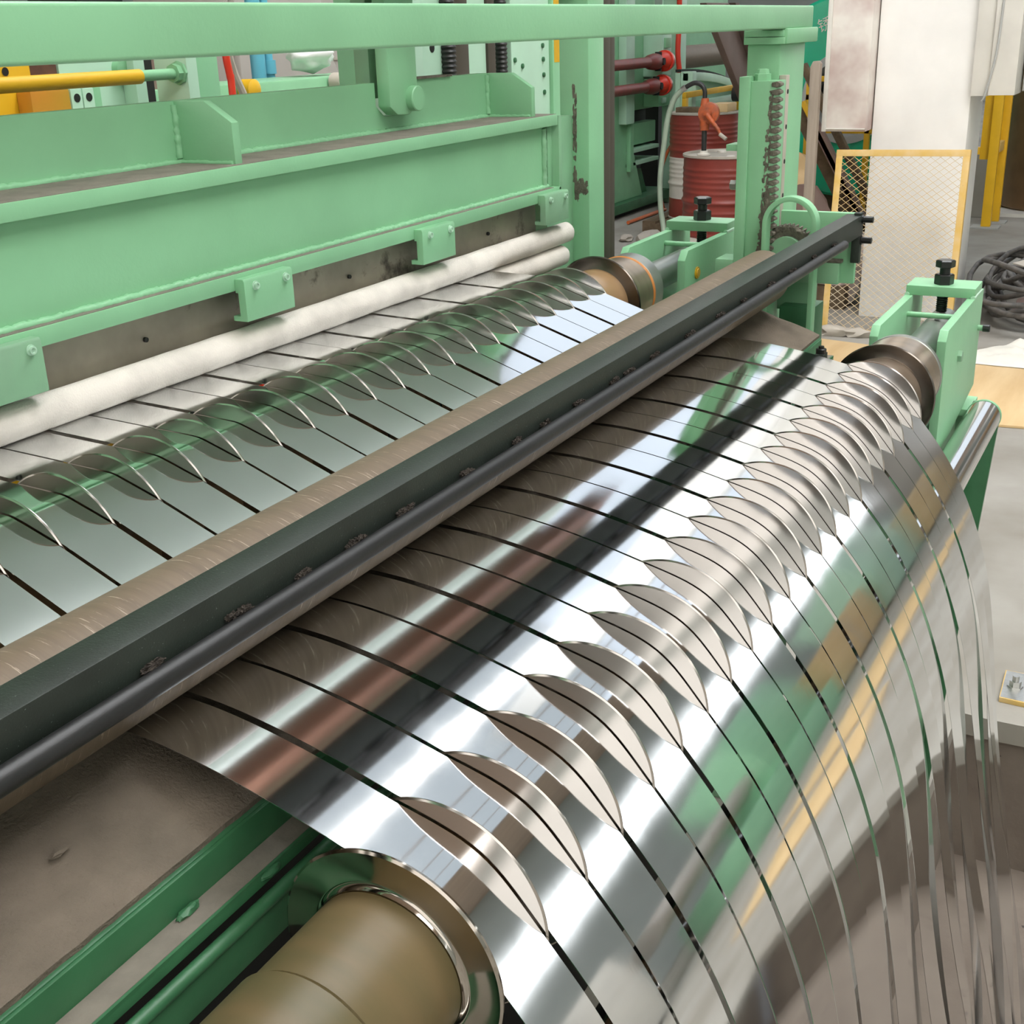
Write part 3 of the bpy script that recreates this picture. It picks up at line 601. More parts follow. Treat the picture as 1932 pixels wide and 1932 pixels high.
b = MB(); b.prism([(ya - 0.002, za - 0.0065), (yb_, zb_ - 0.0065), (yb_, zb_ - 0.0115), (ya - 0.002, za - 0.0115)], 'x', 0.06, 2.25); b.build('backing_plate', 'deep_green', ap)
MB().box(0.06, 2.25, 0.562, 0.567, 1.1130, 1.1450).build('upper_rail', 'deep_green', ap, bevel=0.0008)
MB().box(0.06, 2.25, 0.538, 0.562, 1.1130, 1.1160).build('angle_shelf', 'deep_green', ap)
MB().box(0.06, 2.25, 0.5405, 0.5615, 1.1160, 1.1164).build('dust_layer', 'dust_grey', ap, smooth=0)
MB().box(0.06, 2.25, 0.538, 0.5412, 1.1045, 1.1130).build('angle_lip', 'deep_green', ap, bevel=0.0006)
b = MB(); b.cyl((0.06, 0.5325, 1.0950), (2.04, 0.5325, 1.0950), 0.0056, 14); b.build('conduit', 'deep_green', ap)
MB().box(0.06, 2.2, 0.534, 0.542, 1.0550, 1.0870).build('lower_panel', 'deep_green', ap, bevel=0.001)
MB().box(0.06, 2.2, 0.600, 0.700, 0.40, 1.1300).build('body', 'dark_hole', ap)  # black box painted in for the shaded recess below the panel
for k, (x, y, z) in enumerate(((0.512, 0.557, 1.1185), (0.580, 0.5375, 1.1120), (0.905, 0.557, 1.1185))):
    MB().blob((x, y, z), 0.011, 0.0040, 0.0034, k, 0.35, 2.0, 3).build('weld_spot', 'deep_green', ap)
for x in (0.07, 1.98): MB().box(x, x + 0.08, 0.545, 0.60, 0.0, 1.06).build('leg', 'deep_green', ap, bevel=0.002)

# ------------------------------------------------------------------ floor things on the right
def slab(name, label, cat, m, poly, z0, z1, bev=0.002):
    return tag(MB().prism(poly, 'z', z0, z1).build(name, m, None, bevel=bev), label, cat)
slab('plywood_sheet', 'tan plywood sheet lying on the floor beside the front bracket', 'plywood', 'plywood', [(5.535, 0.835), (5.62, 0.10), (6.60, 0.20), (6.86, 1.72), (6.28, 1.70), (5.50, 1.45)], 0.001, 0.013)
nx = 22; vs_ = []; fs_ = []
for i in range(nx + 1):
    for j in range(nx + 1):
        u, v = i / nx, j / nx; x = 6.58 + 0.52 * u; y = 0.30 + (0.60 - 0.12 * u + 0.06 * math.sin(u * 5)) * v
        x += 0.05 * noise.noise(Vector((v * 3, 2, 1))) ; ed = min(u, 1 - u, v, 1 - v) * 6
        vs_.append((x, y, 0.016 + min(1, ed) * (0.045 + 0.05 * noise.noise(Vector((x * 5, y * 6, 0))) + 0.02 * noise.noise(Vector((x * 14, y * 14, 3))))))
for i in range(nx):
    for j in range(nx):
        a = i * (nx + 1) + j; fs_.append((a, a + nx + 1, a + nx + 2, a + 1))
tag(MB().add(vs_, fs_).build('cloth', 'white_cloth', smooth=80), 'crumpled white cloth dropped beyond the plywood', 'cloth')
rg = random.Random(3); pts = []
for k in range(12 * 22):
    a = k / 22 * 2 * PI; q = k / 22
    r = 0.42 + 0.13 * math.sin(q * 2.3) ; cx = 8.10 + 0.16 * math.sin(q * 1.7); cy = 0.72 + 0.05 * math.cos(q * 2.9)
    pts.append((cx + r * 1.5 * math.cos(a), cy + r * 0.60 * math.sin(a), 0.035 + 0.018 * q + 0.055 * math.sin(a * 1.0 + q) + 0.03 * math.sin(a * 2 + q * 3) + 0.05))
tag(MB().sweep(pts, 0.016, 8).build('cable_coil', 'cable_black', smooth=60), 'heap of coiled black cable on the floor by the pillar', 'cable')
b = MB(); b.blob((8.10, 0.72, 0.022), 0.30, 0.13, 0.02, 4, 0.4); tag(b.build('rubble_heap', 'brown_steel'), 'brown rubble lying under the coiled cable', 'rubble')
pp_ = MB(); pp_.prism([(7.6, 0.72), (7.86, 0.66), (7.90, 0.78), (7.74, 0.84)], 'z', 0.335, 0.342); tag(pp_.build('cardboard_scrap', 'paper', smooth=0), 'grey cardboard scrap on top of the cable heap', 'scrap')
fp = thing('anchor_plate', 'small steel anchor plate with a bolt on the concrete at the right edge', 'steel plate', (3.17, 0.21, 0))
b = MB(); b.prism([(3.095, 0.242), (3.088, 0.08), (3.258, 0.06), (3.258, 0.247)], 'z', 0.0, 0.014); b.build('plate', 'yellow_worn', fp, bevel=0.001)
b = MB(); b.prism([(3.099, 0.240), (3.092, 0.082), (3.254, 0.062), (3.254, 0.244)], 'z', 0.014, 0.0148); b.build('bare_face', 'zinc', fp)
b = MB(); b.lathe([(0, 0.021), (0.004, 0.021), (0.004, 0.0155), (0.018, 0.0155)], (3.17, 0.212, 0.0148), (0, 0, 1), 6); b.build('nut', 'zinc', fp, smooth=0)
b = MB(); b.cyl((3.17, 0.212, 0.03), (3.17, 0.212, 0.048), 0.009, 12); b.build('stud', 'zinc', fp)
for k, (x, y, r) in enumerate(((9.75, 3.95, 0.10), (9.75, 4.15, 0.06), (9.55, 3.78, 0.08))):
    b = MB(); b.blob((x, y, r * 0.45), r * 1.3, r, r * 0.55, k, 0.5); o = b.build('concrete_lump', 'paper')
    tag(o, ['pale concrete lump lying before the red drums', 'smallest pale lump on the floor left of the drums', 'pale lump on the floor behind the clear hose'][k], 'rubble')

# ------------------------------------------------------------------ pillar, gate, boxes
pl = struct(MB().box(7.55, 8.02, 1.14, 1.672, 0.0, HT).build('wall_pillar', 'white_wall', None, bevel=0.01), 'whitewashed square pillar of the hall')
bx = thing('control_box', 'stained white enamel control box fixed left of the pillar', 'control box', (7.45, 1.78, 1.1))
MB().box(7.40, 7.66, 1.676, 1.925, 1.100, 2.35).build('case', 'box_enamel', bx, bevel=0.004)
MB().box(7.385, 7.40, 1.900, 1.925, 1.100, 2.35).build('edge_flange', 'trunk_white', bx, bevel=0.002)
MB().box(7.385, 7.40, 1.6765, 1.900, 1.112, 1.118).build('edge_flange', 'trunk_white', bx, bevel=0.002)
dt = thing('cable_duct', 'white sheet-metal duct hanging on the right side of the pillar', 'duct', (7.6, 1.02, 1.3))
MB().box(7.50, 7.75, 1.045, 1.138, 1.285, 4.0).build('duct_body', 'trunk_white', dt, bevel=0.003)
MB().box(7.475, 7.75, 0.905, 1.043, 1.290, 4.0).build('duct_cover', 'trunk_white', dt, bevel=0.003)
b = MB(); b.sweep(bez([(7.47, 1.00, 2.2), (7.47, 1.01, 1.75), (7.468, 1.02, 1.50), (7.468, 1.055, 1.30), (7.475, 1.07, 1.26)]), 0.006, 8); b.build('wire', 'grey_wall', dt)
MB().box(7.70, 8.2, 0.66, 0.895, 1.30, 4.0).build('duct_branch', 'grey_wall', dt, bevel=0.003)
# wire gate leaning on the pillar: built upright at the origin, then tipped back
gl = thing('mesh_gate', 'yellow framed wire mesh panel leaning against the white pillar', 'mesh panel', (0, 0, 0))
W2, HH, fw = 0.362, 1.035, 0.036
for nm, bxs in (('frame_top', (-W2, W2, HH - fw, HH)), ('frame_bottom', (-W2, W2, 0, fw)), ('frame_side', (-W2, -W2 + fw, fw, HH - fw)), ('frame_side', (W2 - fw, W2, fw, HH - fw))):
    MB().box(0.0, 0.004, bxs[0], bxs[1], bxs[2], bxs[3]).build(nm, 'yellow_worn', gl, bevel=0.001)
for nm, bxs in (('frame_lip', (-W2, W2, HH - 0.004, HH)), ('frame_lip', (-W2, W2, 0, 0.004)), ('frame_lip', (-W2, -W2 + 0.004, 0.004, HH - 0.004)), ('frame_lip', (W2 - 0.004, W2, 0.004, HH - 0.004))):
    MB().box(0.004, 0.036, bxs[0], bxs[1], bxs[2], bxs[3]).build(nm, 'yellow_worn', gl)
ms = MB(); du, dv = 0.052, 0.0385
sl_ = dv / du
for fam in (1, -1):
    c = -2.2
    while c < 2.4:
        # line z = fam*sl_*y + c clipped to the frame
        y0, y1 = -W2 + 0.01, W2 - 0.01
        ya_, yb2 = (0.01 - c) / (fam * sl_), (HH - 0.01 - c) / (fam * sl_)
        lo_, hi_ = max(y0, min(ya_, yb2)), min(y1, max(ya_, yb2))
        if hi_ - lo_ > 0.004:
            z0_, z1_ = fam * sl_ * lo_ + c, fam * sl_ * hi_ + c; t_ = 0.0016
            ms.add([(0.006 - 0.001 * fam, lo_, z0_ - t_), (0.006 - 0.001 * fam, lo_, z0_ + t_), (0.006 - 0.001 * fam, hi_, z1_ + t_), (0.006 - 0.001 * fam, hi_, z1_ - t_),
                    (0.009 - 0.001 * fam, lo_, z0_ - t_), (0.009 - 0.001 * fam, lo_, z0_ + t_), (0.009 - 0.001 * fam, hi_, z1_ + t_), (0.009 - 0.001 * fam, hi_, z1_ - t_)],
                   [(0, 1, 2, 3), (7, 6, 5, 4), (0, 4, 5, 1), (1, 5, 6, 2), (2, 6, 7, 3), (3, 7, 4, 0)])
        c += dv * 1.0
msh = ms.build('wire_mesh', 'mesh_wire', gl, smooth=0); msh['kind'] = 'stuff'
gl.location = (7.06, 1.412, 0.0); gl.rotation_euler = (math.radians(-0.8), math.radians(9.5), 0)
b = MB(); b.blob((7.02, 1.68, 0.025), 0.06, 0.10, 0.035, 3, 0.6); b.blob((7.02, 1.55, 0.02), 0.05, 0.08, 0.03, 5, 0.6); tag(b.build('dirt_pile', 'paper'), 'small heap of grey sweepings at the foot of the mesh panel', 'rubble')
tb = MB(); tb.prism([(1.918, 0.0), (1.920, 1.475), (1.934, 1.49), (1.962, 1.488), (1.976, 1.46), (1.974, 0.0)], 'x', 7.26, 7.31); tag(tb.build('timber_post', 'timber', None, bevel=0.004), 'weathered grey timber standing upright left of the control box', 'timber')

yr = thing('guard_rail', 'yellow steel guard post assembly behind the white pillar', 'guard rail', (11.35, 1.48, 0))
MB().box(11.30, 11.36, 1.445, 1.522, 0.012, 1.60).build('post', 'yellow_lit', yr, bevel=0.004)
MB().box(11.62, 11.68, 1.420, 1.480, 0.012, 1.60).build('post', 'yellow_lit', yr, bevel=0.004)
MB().box(11.37, 11.42, 1.524, 1.60, 0.56, 1.50).build('side_panel', 'yellow_lit', yr, bevel=0.004)
MB().box(11.37, 11.42, 1.60, 1.655, 0.60, 0.66).build('bracket', 'yellow_lit', yr, bevel=0.004)
MB().box(11.36, 11.62, 1.440, 1.475, 0.62, 0.70).build('cross_tie', 'yellow_worn', yr, bevel=0.004)
MB().box(11.24, 11.42, 1.37, 1.60, 0.0, 0.012).build('base_plate', 'grey_wall', yr); MB().box(11.56, 11.74, 1.36, 1.54, 0.0, 0.012).build('base_plate', 'grey_wall', yr)
MB().box(11.9, 12.0, 1.52, 1.70, 0.0, 0.56).build('kerb_block', 'concrete', yr, bevel=0.01)
cc = thing('copper_coil', 'large brown metal coil standing upright behind the yellow posts', 'metal coil', (12.7, 0.9, 0))
b = MB(); b.lathe([(0, 0.25), (0, 0.60), (0.02, 0.62), (1.30, 0.62), (1.32, 0.60), (1.32, 0.25)], (12.7, 0.96, 0.031), (0, 0, 1), 64); b.build('winding', 'copper_coil', cc)
MB().box(12.0, 13.4, 0.25, 1.64, 0.0, 0.03).build('sheet_underneath', 'trunk_white', cc)

gc = thing('wrapped_coil', 'emerald green wrapped coil with white lettering behind the timber post', 'metal coil', (9.3, 2.2, 0.5))
b = MB(); b.lathe([(0.0, 0.30), (0.0, 0.655), (0.02, 0.675), (0.75, 0.675), (0.77, 0.655), (0.77, 0.30)], (9.0, 2.18, 1.20), (1, 0, 0), 72, cap=False); b.build('wrapping', 'emerald', gc)
b = MB(); b.lathe([(0.77, 0.262), (-0.012, 0.262), (-0.012, 0.312), (0.77, 0.312)], (9.0, 2.18, 1.20), (1, 0, 0), 64, cap=False); b.build('core_ring', 'grey_wall', gc)
b = MB(); b.cyl((9.3, 2.18, 1.20), (9.32, 2.18, 1.20), 0.30, 48); b.build('core_back', 'dark_hole', gc)
for x in (9.1, 9.6): MB().box(x, x + 0.12, 1.7, 2.66, 0.0, 0.56).build('cradle', 'timber_dark', gc, bevel=0.005)
fc = bpy.data.curves.new('lettering', 'FONT'); fc.body = '\u9508'; fc.size = 0.098; fc.extrude = 0.0006; fc.align_x = 'CENTER'; fc.align_y = 'CENTER'
ftmp = bpy.data.objects.new('lettering', fc); COL.objects.link(ftmp)
fme = bpy.data.meshes.new_from_object(ftmp.evaluated_get(bpy.context.evaluated_depsgraph_get())); bpy.data.objects.remove(ftmp)
fme.materials.clear(); fme.materials.append(MATS['drum_white'])
fo = bpy.data.objects.new('lettering', fme); COL.objects.link(fo); fo.parent = gc; fo['label'] = 'white painted character'
fo.location = Vector((8.9985, 2.363, 1.668)) - Vector((9.3, 2.2, 0.5))
fo.rotation_euler = (Matrix(((0, 0, -1), (-1, 0, 0), (0, 1, 0))) @ Matrix.Rotation(math.radians(18), 3, 'Z')).to_euler()
# leaning boards and yellow rack behind the control box
def slant(name, m, parent, y0, z0, y1, z1, wdt, x0, x1):
    d = Vector((y1 - y0, z1 - z0)).normalized(); n_ = Vector((-d.y, d.x)) * wdt
    return MB().prism([(y0, z0), (y1, z1), (y1 + n_.x, z1 + n_.y), (y0 + n_.x, z0 + n_.y)], 'x', x0, x1).build(name, m, parent, bevel=0.002)
lb = thing('leaning_boards', 'dark timber boards and a yellow bar leaning behind the timber post', 'timber', (8.1, 2.0, 0))
slant('board', 'timber_dark', lb, 2.34, 1.36, 1.56, 0.02, 0.075, 8.10, 8.16)
slant('board', 'timber_dark', lb, 2.30, 1.43, 1.52, 0.09, -0.045, 8.18, 8.24)
slant('yellow_bar', 'yellow_paint', lb, 2.235, 1.22, 1.535, 0.02, -0.030, 8.02, 8.07)
slant('brown_bar', 'brown_steel', lb, 2.19, 1.13, 1.535, 0.01, -0.055, 8.02, 8.07)
yk = thing('yellow_rack', 'yellow steel rack frame in front of the wrapped green coil', 'rack', (8.6, 2.1, 0))
for z in (1.32, 1.205, 0.99): MB().box(8.60, 8.64, 1.66, 2.36, z, z + 0.035).build('rail', 'yellow_paint', yk, bevel=0.002)
for y in (1.66, 1.92, 2.325): MB().box(8.60, 8.64, y, y + 0.035, 0.0, 1.355).build('post', 'yellow_paint', yk, bevel=0.002)
sc_ = thing('scrap_heap', 'dull brown plastic-wrapped scrap lying under the leaning boards', 'scrap', (8.0, 2.1, 0))
for k, (y, z, r) in enumerate(((2.12, 0.42, 0.26), (1.90, 0.28, 0.22), (2.25, 0.75, 0.13))):
    b = MB(); b.blob((7.75 + 0.1 * k, y, z), 0.12, r, r * 1.2, k + 3, 0.5, 1.5, 3); b.build('bundle', ('brown_steel', 'box_enamel', 'plywood')[k], sc_)
MB().box(7.7, 8.0, 1.80, 2.35, 0.0, 0.14).build('pallet', 'timber_dark', sc_)

# ------------------------------------------------------------------ drums, pump
def drum(label, x, y, z0, bands):
    t = thing('oil_drum', label, 'drum', (x, y, z0)); r, h = 0.29, 0.88
    for nm, m, a, c in bands:
        pr_ = []; n = max(3, int((c - a) / 0.006))
        for k in range(n + 1):
            z = a + (c - a) * k / n; rr = r
            for hz in (0.30, 0.58): rr += 0.012 * math.exp(-((z - hz) / 0.014) ** 2)
            for q in range(5):
                for base in (0.36, 0.64): rr += 0.0045 * math.exp(-((z - base - q * 0.038) / 0.010) ** 2)
            pr_.append((z, rr))
        b = MB(); b.lathe(pr_, (x, y, z0), (0, 0, 1), 48, cap=False); b.build(nm, m, t)
    b = MB(); b.lathe([(h - 0.012, r + 0.001), (h - 0.010, r + 0.007), (h + 0.004, r + 0.007), (h + 0.006, r), (h - 0.012, r - 0.006), (h - 0.013, 0.01)], (x, y, z0), (0, 0, 1), 48); b.build('lid', 'lid_grey', t)
    b = MB(); b.lathe([(0, r), (0, r + 0.007), (0.012, r + 0.007), (0.014, r)], (x, y, z0), (0, 0, 1), 48, cap=False); b.build('bottom_chime', 'lid_grey', t)
    for a in (0.5, 3.6):
        b = MB(); b.lathe([(h - 0.012, 0.032), (h + 0.002, 0.030), (h + 0.004, 0.02)], (x + 0.2 * math.cos(a), y + 0.2 * math.sin(a), z0), (0, 0, 1), 16); b.build('bung', 'drum_white', t)
    return t
drum('red oil drum with a white lower band, carrying the orange hand pump', 8.29, 2.795, 0.0, (('lower_body', 'drum_white', 0.0, 0.345), ('upper_body', 'drum_red', 0.345, 0.87)))
drum('red oil drum with a white middle band behind the pumped drum', 10.52, 3.76, 0.12, (('lower_body', 'drum_red', 0.0, 0.175), ('middle_band', 'drum_white', 0.175, 0.52), ('upper_body', 'drum_red', 0.52, 0.87)))
pa = thing('pallet', 'wooden pallet under the rear red drum', 'pallet', (10.5, 3.8, 0))
for k in range(5): MB().box(10.12, 10.92, 3.40 + k * 0.16, 3.52 + k * 0.16, 0.095, 0.118).build('deck_board', 'timber_dark', pa)
for x in (10.12, 10.48, 10.84): MB().box(x, x + 0.08, 3.40, 4.16, 0.0, 0.095).build('bearer', 'timber_dark', pa)
cr8 = thing('crate_scrap', 'tan wooden scrap resting on the lid of the rear red drum', 'scrap', (10.5, 3.7, 1.0))
MB().box(10.36, 10.60, 3.50, 3.66, 1.0075, 1.075).build('block', 'plywood', cr8, bevel=0.004); MB().box(10.30, 10.42, 3.68, 3.94, 1.0075, 1.05).build('block', 'timber_dark', cr8, bevel=0.004)
hp = thing('hand_pump', 'orange rotary hand pump with black spout standing in the front drum', 'pump', (8.22, 2.93, 0.88))
b = MB(); b.cyl((8.22, 2.935, 0.872), (8.22, 2.935, 1.05), 0.017, 16); b.build('stem', 'rubber_black', hp)
b = MB(); b.lathe([(0, 0.045), (0.012, 0.045), (0.014, 0.028), (0.03, 0.026)], (8.22, 2.935, 0.872), (0, 0, 1), 20); b.build('bung_flange', 'drum_white', hp)
b = MB(); b.lathe([(-0.028, 0.052), (-0.022, 0.070), (0.022, 0.070), (0.028, 0.052)], (8.22, 2.905, 1.145), (1, 0.12, 0), 28); pb = b.build('pump_body', 'pump_orange', hp, smooth=50)
b = MB(); b.cyl((8.22, 2.935, 1.035), (8.22, 2.935, 1.10), 0.030, 18, 0.036); b.cyl((8.22, 2.935, 1.19), (8.22, 2.935, 1.24), 0.032, 18, 0.024); b.build('pump_neck', 'pump_orange', hp)
b = MB(); b.lathe([(0, 0.030), (0.02, 0.026), (0.024, 0.012)], (8.192, 2.905, 1.145), (-1, 0, 0), 18); b.build('crank_boss', 'pump_orange', hp)
b = MB(); b.sweep(bez([(8.17, 2.905, 1.142), (8.168, 2.86, 1.09), (8.165, 2.82, 1.045), (8.16, 2.80, 1.01)]), [0.017] * 11 + [0.013] * 11 + [0.010] * 9, 10); ck = b.build('crank', 'pump_orange', hp)
b = MB(); b.cyl((8.16, 2.805, 1.015), (8.15, 2.757, 0.985), 0.013, 14); b.build('grip', 'lid_grey', ck)
b = MB(); b.sweep(bez([(8.22, 2.938, 1.235), (8.22, 2.940, 1.29), (8.22, 2.965, 1.325), (8.22, 3.01, 1.337), (8.22, 3.06, 1.318), (8.22, 3.105, 1.288)]), 0.0155, 12); b.build('spout', 'rubber_black', hp)
b = MB(); b.cyl((8.22, 3.072, 1.312), (8.22, 3.098, 1.295), 0.0195, 14); b.build('hose_clip', 'zinc', hp)
b = MB(); b.sweep(bez([(8.22, 3.098, 1.295), (8.22, 3.155, 1.235), (8.22, 3.20, 1.11), (8.215, 3.225, 0.92), (8.21, 3.245, 0.72), (8.20, 3.235, 0.52), (8.18, 3.20, 0.35), (8.10, 3.17, 0.15), (7.98, 3.16, 0.025), (7.8, 3.2, 0.022)]), 0.0185, 12)
tag(b.build('clear_hose', 'hose_clear', smooth=60), 'milky clear hose hanging from the hand pump spout', 'hose')

# ------------------------------------------------------------------ slitter behind the press
st = thing('slitter_housing', 'green and yellow slitter housing seen through the gap above the press', 'machine', (1.7, 1.8, 0))
b = MB(); b.cyl((1.15, 1.70, 1.643), (1.752, 1.70, 1.643), 0.0128, 20); b.build('yellow_tie_bar', 'yellow_paint', st)
b = MB(); b.cyl((1.752, 1.70, 1.644), (1.845, 1.70, 1.644), 0.0098, 18); b.build('tie_bar_end', 'mint_paint', st)
b = MB(); b.lathe([(0, 0.017), (0.012, 0.017), (0.013, 0.0215), (0.018, 0.0215)], (1.838, 1.70, 1.645), (1, 0, 0), 8); b.build('tie_nut', 'mint_paint', st, smooth=0)
MB().box(1.856, 1.885, 1.68, 1.76, 0.0, 1.76).build('side_plate', 'mint_pale', st, bevel=0.002); MB().box(1.885, 1.955, 1.69, 1.76, 0.0, 1.76).build('side_plate', 'mint_paint', st, bevel=0.002)
MB().box(1.40, 1.685, 1.90, 2.05, 0.0, 1.72).build('yellow_block', 'yellow_paint', st, bevel=0.004)
b = MB(); b.cyl((1.627, 1.899, 1.659), (1.627, 1.8985, 1.659), 0.0075, 18); b.build('bore', 'dark_hole', st)
MB().box(1.642, 1.735, 1.862, 1.90, 0.0, 1.626).build('amber_block', 'amber', st, bevel=0.006)
MB().box(1.686, 1.752, 1.905, 1.95, 1.0, 1.70).build('rusty_plate', 'rust', st, bevel=0.003)
for x in (1.739, 1.769):
    g = MB().box(x, x + 0.0275, 1.865, 1.90, 0.0, 1.6235).build('guide_block', 'mint_pale', st, bevel=0.002)
    b = MB(); b.cyl((x + 0.014, 1.8649, 1.607), (x + 0.014, 1.8642, 1.607), 0.0078, 18); b.build('bore', 'dark_hole', g)
MB().box(1.757, 1.950, 1.906, 1.95, 0.0, 1.72).build('rear_panel', 'mint_pale', st, bevel=0.003)
MB().box(1.800, 1.829, 1.88, 1.905, 0.0, 1.6235).build('pad', 'mint_paint', st, bevel=0.002)
b = MB(); b.lathe([(0, 0.024), (0.016, 0.024), (0.018, 0.018)], (1.915, 1.906, 1.652), (0, -1, 0), 24); b.build('boss', 'mint_paint', st)
MB().box(1.915, 1.945, 1.87, 1.905, 0.0, 1.70).build('rib', 'mint_pale', st, bevel=0.002)
MB().box(1.957, 2.06, 1.96, 2.0, 0.0, 1.72).build('dark_gap', 'dark_hole', st)  # solid black block stands in for the shade in the gap
ss = thing('screwdown_stand', 'pale green screwdown stand with black threaded rods behind the press', 'machine', (2.9, 1.6, 0))
MB().box(2.480, 2.560, 1.60, 1.70, 0.0, 1.9).build('side_plate', 'mint_pale', ss, bevel=0.002)
g = MB().box(2.561, 2.668, 1.612, 1.70, 0.0, 1.9).build('rack_plate', 'mint_pale', ss, bevel=0.002)
b = MB(); b.cyl((2.620, 1.6118, 1.668), (2.620, 1.611, 1.668), 0.0105, 20); b.build('bore', 'dark_hole', g)
def screw(x, y, r, z0, z1, m='rubber_black'):
    n = int((z1 - z0) / 0.011); pr_ = []
    for k in range(n): pr_ += [(z0 + k * 0.011, r * 0.82), (z0 + k * 0.011 + 0.0055, r)]
    return MB().lathe(pr_, (x, y, 0), (0, 0, 1), 18).build('screw_rod', m, ss, smooth=20)
screw(2.680, 1.605, 0.021, 1.30, 1.90); 
MB().box(2.705, 2.772, 1.60, 1.66, 0.0, 1.9).build('dark_slide', 'rail_brown', ss, bevel=0.002)
MB().box(2.7725, 2.868, 1.606, 1.66, 0.0, 1.9).build('wear_plate', 'mint_pale', ss, bevel=0.002)
MB().box(2.869, 2.908, 1.600, 1.66, 0.0, 1.9).build('brown_rail', 'rail_brown', ss, bevel=0.002)
MB().box(2.909, 3.0, 1.64, 1.70, 0.0, 1.9).build('back_plate', 'mint_pale', ss)
screw(2.964, 1.615, 0.017, 1.30, 1.90)
fpn = MB().box(2.992, 3.212, 1.600, 1.64, 0.0, 1.9).build('bolted_plate', 'mint_pale', ss, bevel=0.002)
for (x, z) in ((3.008, 1.628), (3.050, 1.612), (3.170, 1.660), (3.172, 1.625), (3.174, 1.585), (3.176, 1.540)):
    b = MB(); b.lathe([(0, 0.0065), (0.004, 0.0065), (0.005, 0.004)], (x, 1.600, z), (0, -1, 0), 12); b.build('bolt', 'deep_green', fpn)
MB().box(3.214, 3.275, 1.590, 1.66, 0.0, 1.9).build('edge_plate', 'mint_paint', ss, bevel=0.002)
MB().box(3.222, 3.262, 1.5895, 1.5899, 1.615, 1.80).build('yellow_flash', 'yellow_paint', ss, smooth=0)
MB().box(2.475, 3.28, 1.705, 1.78, 0.0, 1.9).build('frame', 'mint_paint', ss)
# further back
rh = MB(); rh.sweep(bez([(3.02, 2.5, 1.72), (2.955, 2.5, 1.69), (2.932, 2.5, 1.66), (2.940, 2.5, 1.60), (2.942, 2.5, 1.54), (2.935, 2.5, 0.9), (2.93, 2.5, 0.02)]), 0.011, 10)
tag(rh.build('red_hose', 'red_hose', smooth=60), 'red hose curving down behind the press gap', 'hose')
cp = MB(); cp.cyl((4.300, 3.5, 0.0), (4.300, 3.5, 1.90), 0.031, 20); tag(cp.build('blue_pipe', 'cyan_pipe'), 'thicker pale blue upright pipe behind the press', 'pipe')
cp = MB(); cp.cyl((4.372, 3.5, 0.0), (4.372, 3.5, 1.56), 0.022, 20); cp.cyl((4.372, 3.5, 1.56), (4.372, 3.5, 1.615), 0.029, 20); cp.cyl((4.372, 3.5, 1.615), (4.372, 3.5, 1.9), 0.018, 20)
tag(cp.build('blue_pipe', 'cyan_pipe'), 'thinner blue pipe with a coupling beside the thicker blue pipe', 'pipe')
gm = thing('grey_cover', 'grey enamel machine cover with a curved seam behind the blue pipes', 'machine cover', (5.5, 4.1, 0))
MB().box(4.75, 5.50, 4.02, 4.6, 0.0, 2.2).build('cover_panel', 'grey_enamel', gm, bevel=0.03)
arc = [(4.75 + 0.02, 0.0)] + [(4.9 + 0.72 * math.cos(a), 1.20 + 0.72 * math.sin(a)) for a in [-0.9 + k * 0.13 for k in range(19)]] + [(4.77, 1.92)]
MB().prism(arc, 'y', 3.985, 4.02).build('curved_guard', 'grey_enamel', gm, bevel=0.006)
MB().box(5.50, 6.4, 4.06, 4.6, 0.0, 2.2).build('side_case', 'grey_enamel', gm, bevel=0.02)
for z in (1.47, 1.585): MB().box(5.60, 6.2, 4.052, 4.06, z, z + 0.012).build('vent_slot', 'lid_grey', gm)
b = MB(); b.box(5.72, 5.80, 4.050, 4.058, 1.535, 1.572); b.build('rating_plate', 'drum_white', gm)
bk = thing('bench_block', 'green bench block with yellow fittings in front of the grey cover', 'machine', (3.8, 3.0, 0))
MB().box(3.10, 4.6, 3.0, 3.3, 0.0, 1.555).build('block', 'mint_paint', bk, bevel=0.01)
for x, m in ((3.30, 'yellow_paint'), (3.58, 'yellow_paint'), (4.12, 'lid_grey'), (4.35, 'mint_dusty')):
    b = MB(); b.lathe([(0, 0.035), (0.05, 0.035), (0.06, 0.02)], (x, 2.99, 1.535), (0, -1, 0), 16); b.build('fitting', m, bk)
MB().box(3.16, 3.45, 3.05, 3.25, 1.555, 1.80).build('brown_guard', 'brown_steel', bk)
MB().box(2.78, 2.96, 2.9, 3.1, 0.0, 1.9).build('dark_frame', 'dark_hole', bk)
b = MB(); b.sweep([(3.16, 2.7, 1.72), (3.22, 2.72, 1.60), (3.285, 2.73, 1.50), (3.6, 2.8, 1.0), (4.0, 2.9, 0.02)], 0.012, 8); tag(b.build('support_rod', 'lid_grey'), 'thin grey rod slanting beside the red hose', 'rod')
b = MB(); b.blob((4.20, 3.15, 1.625), 0.11, 0.08, 0.05, 8, 0.5, 1.5, 3); tag(b.build('rag', 'rag_white', smooth=100), 'white rag lying beside the blue pipes', 'rag')

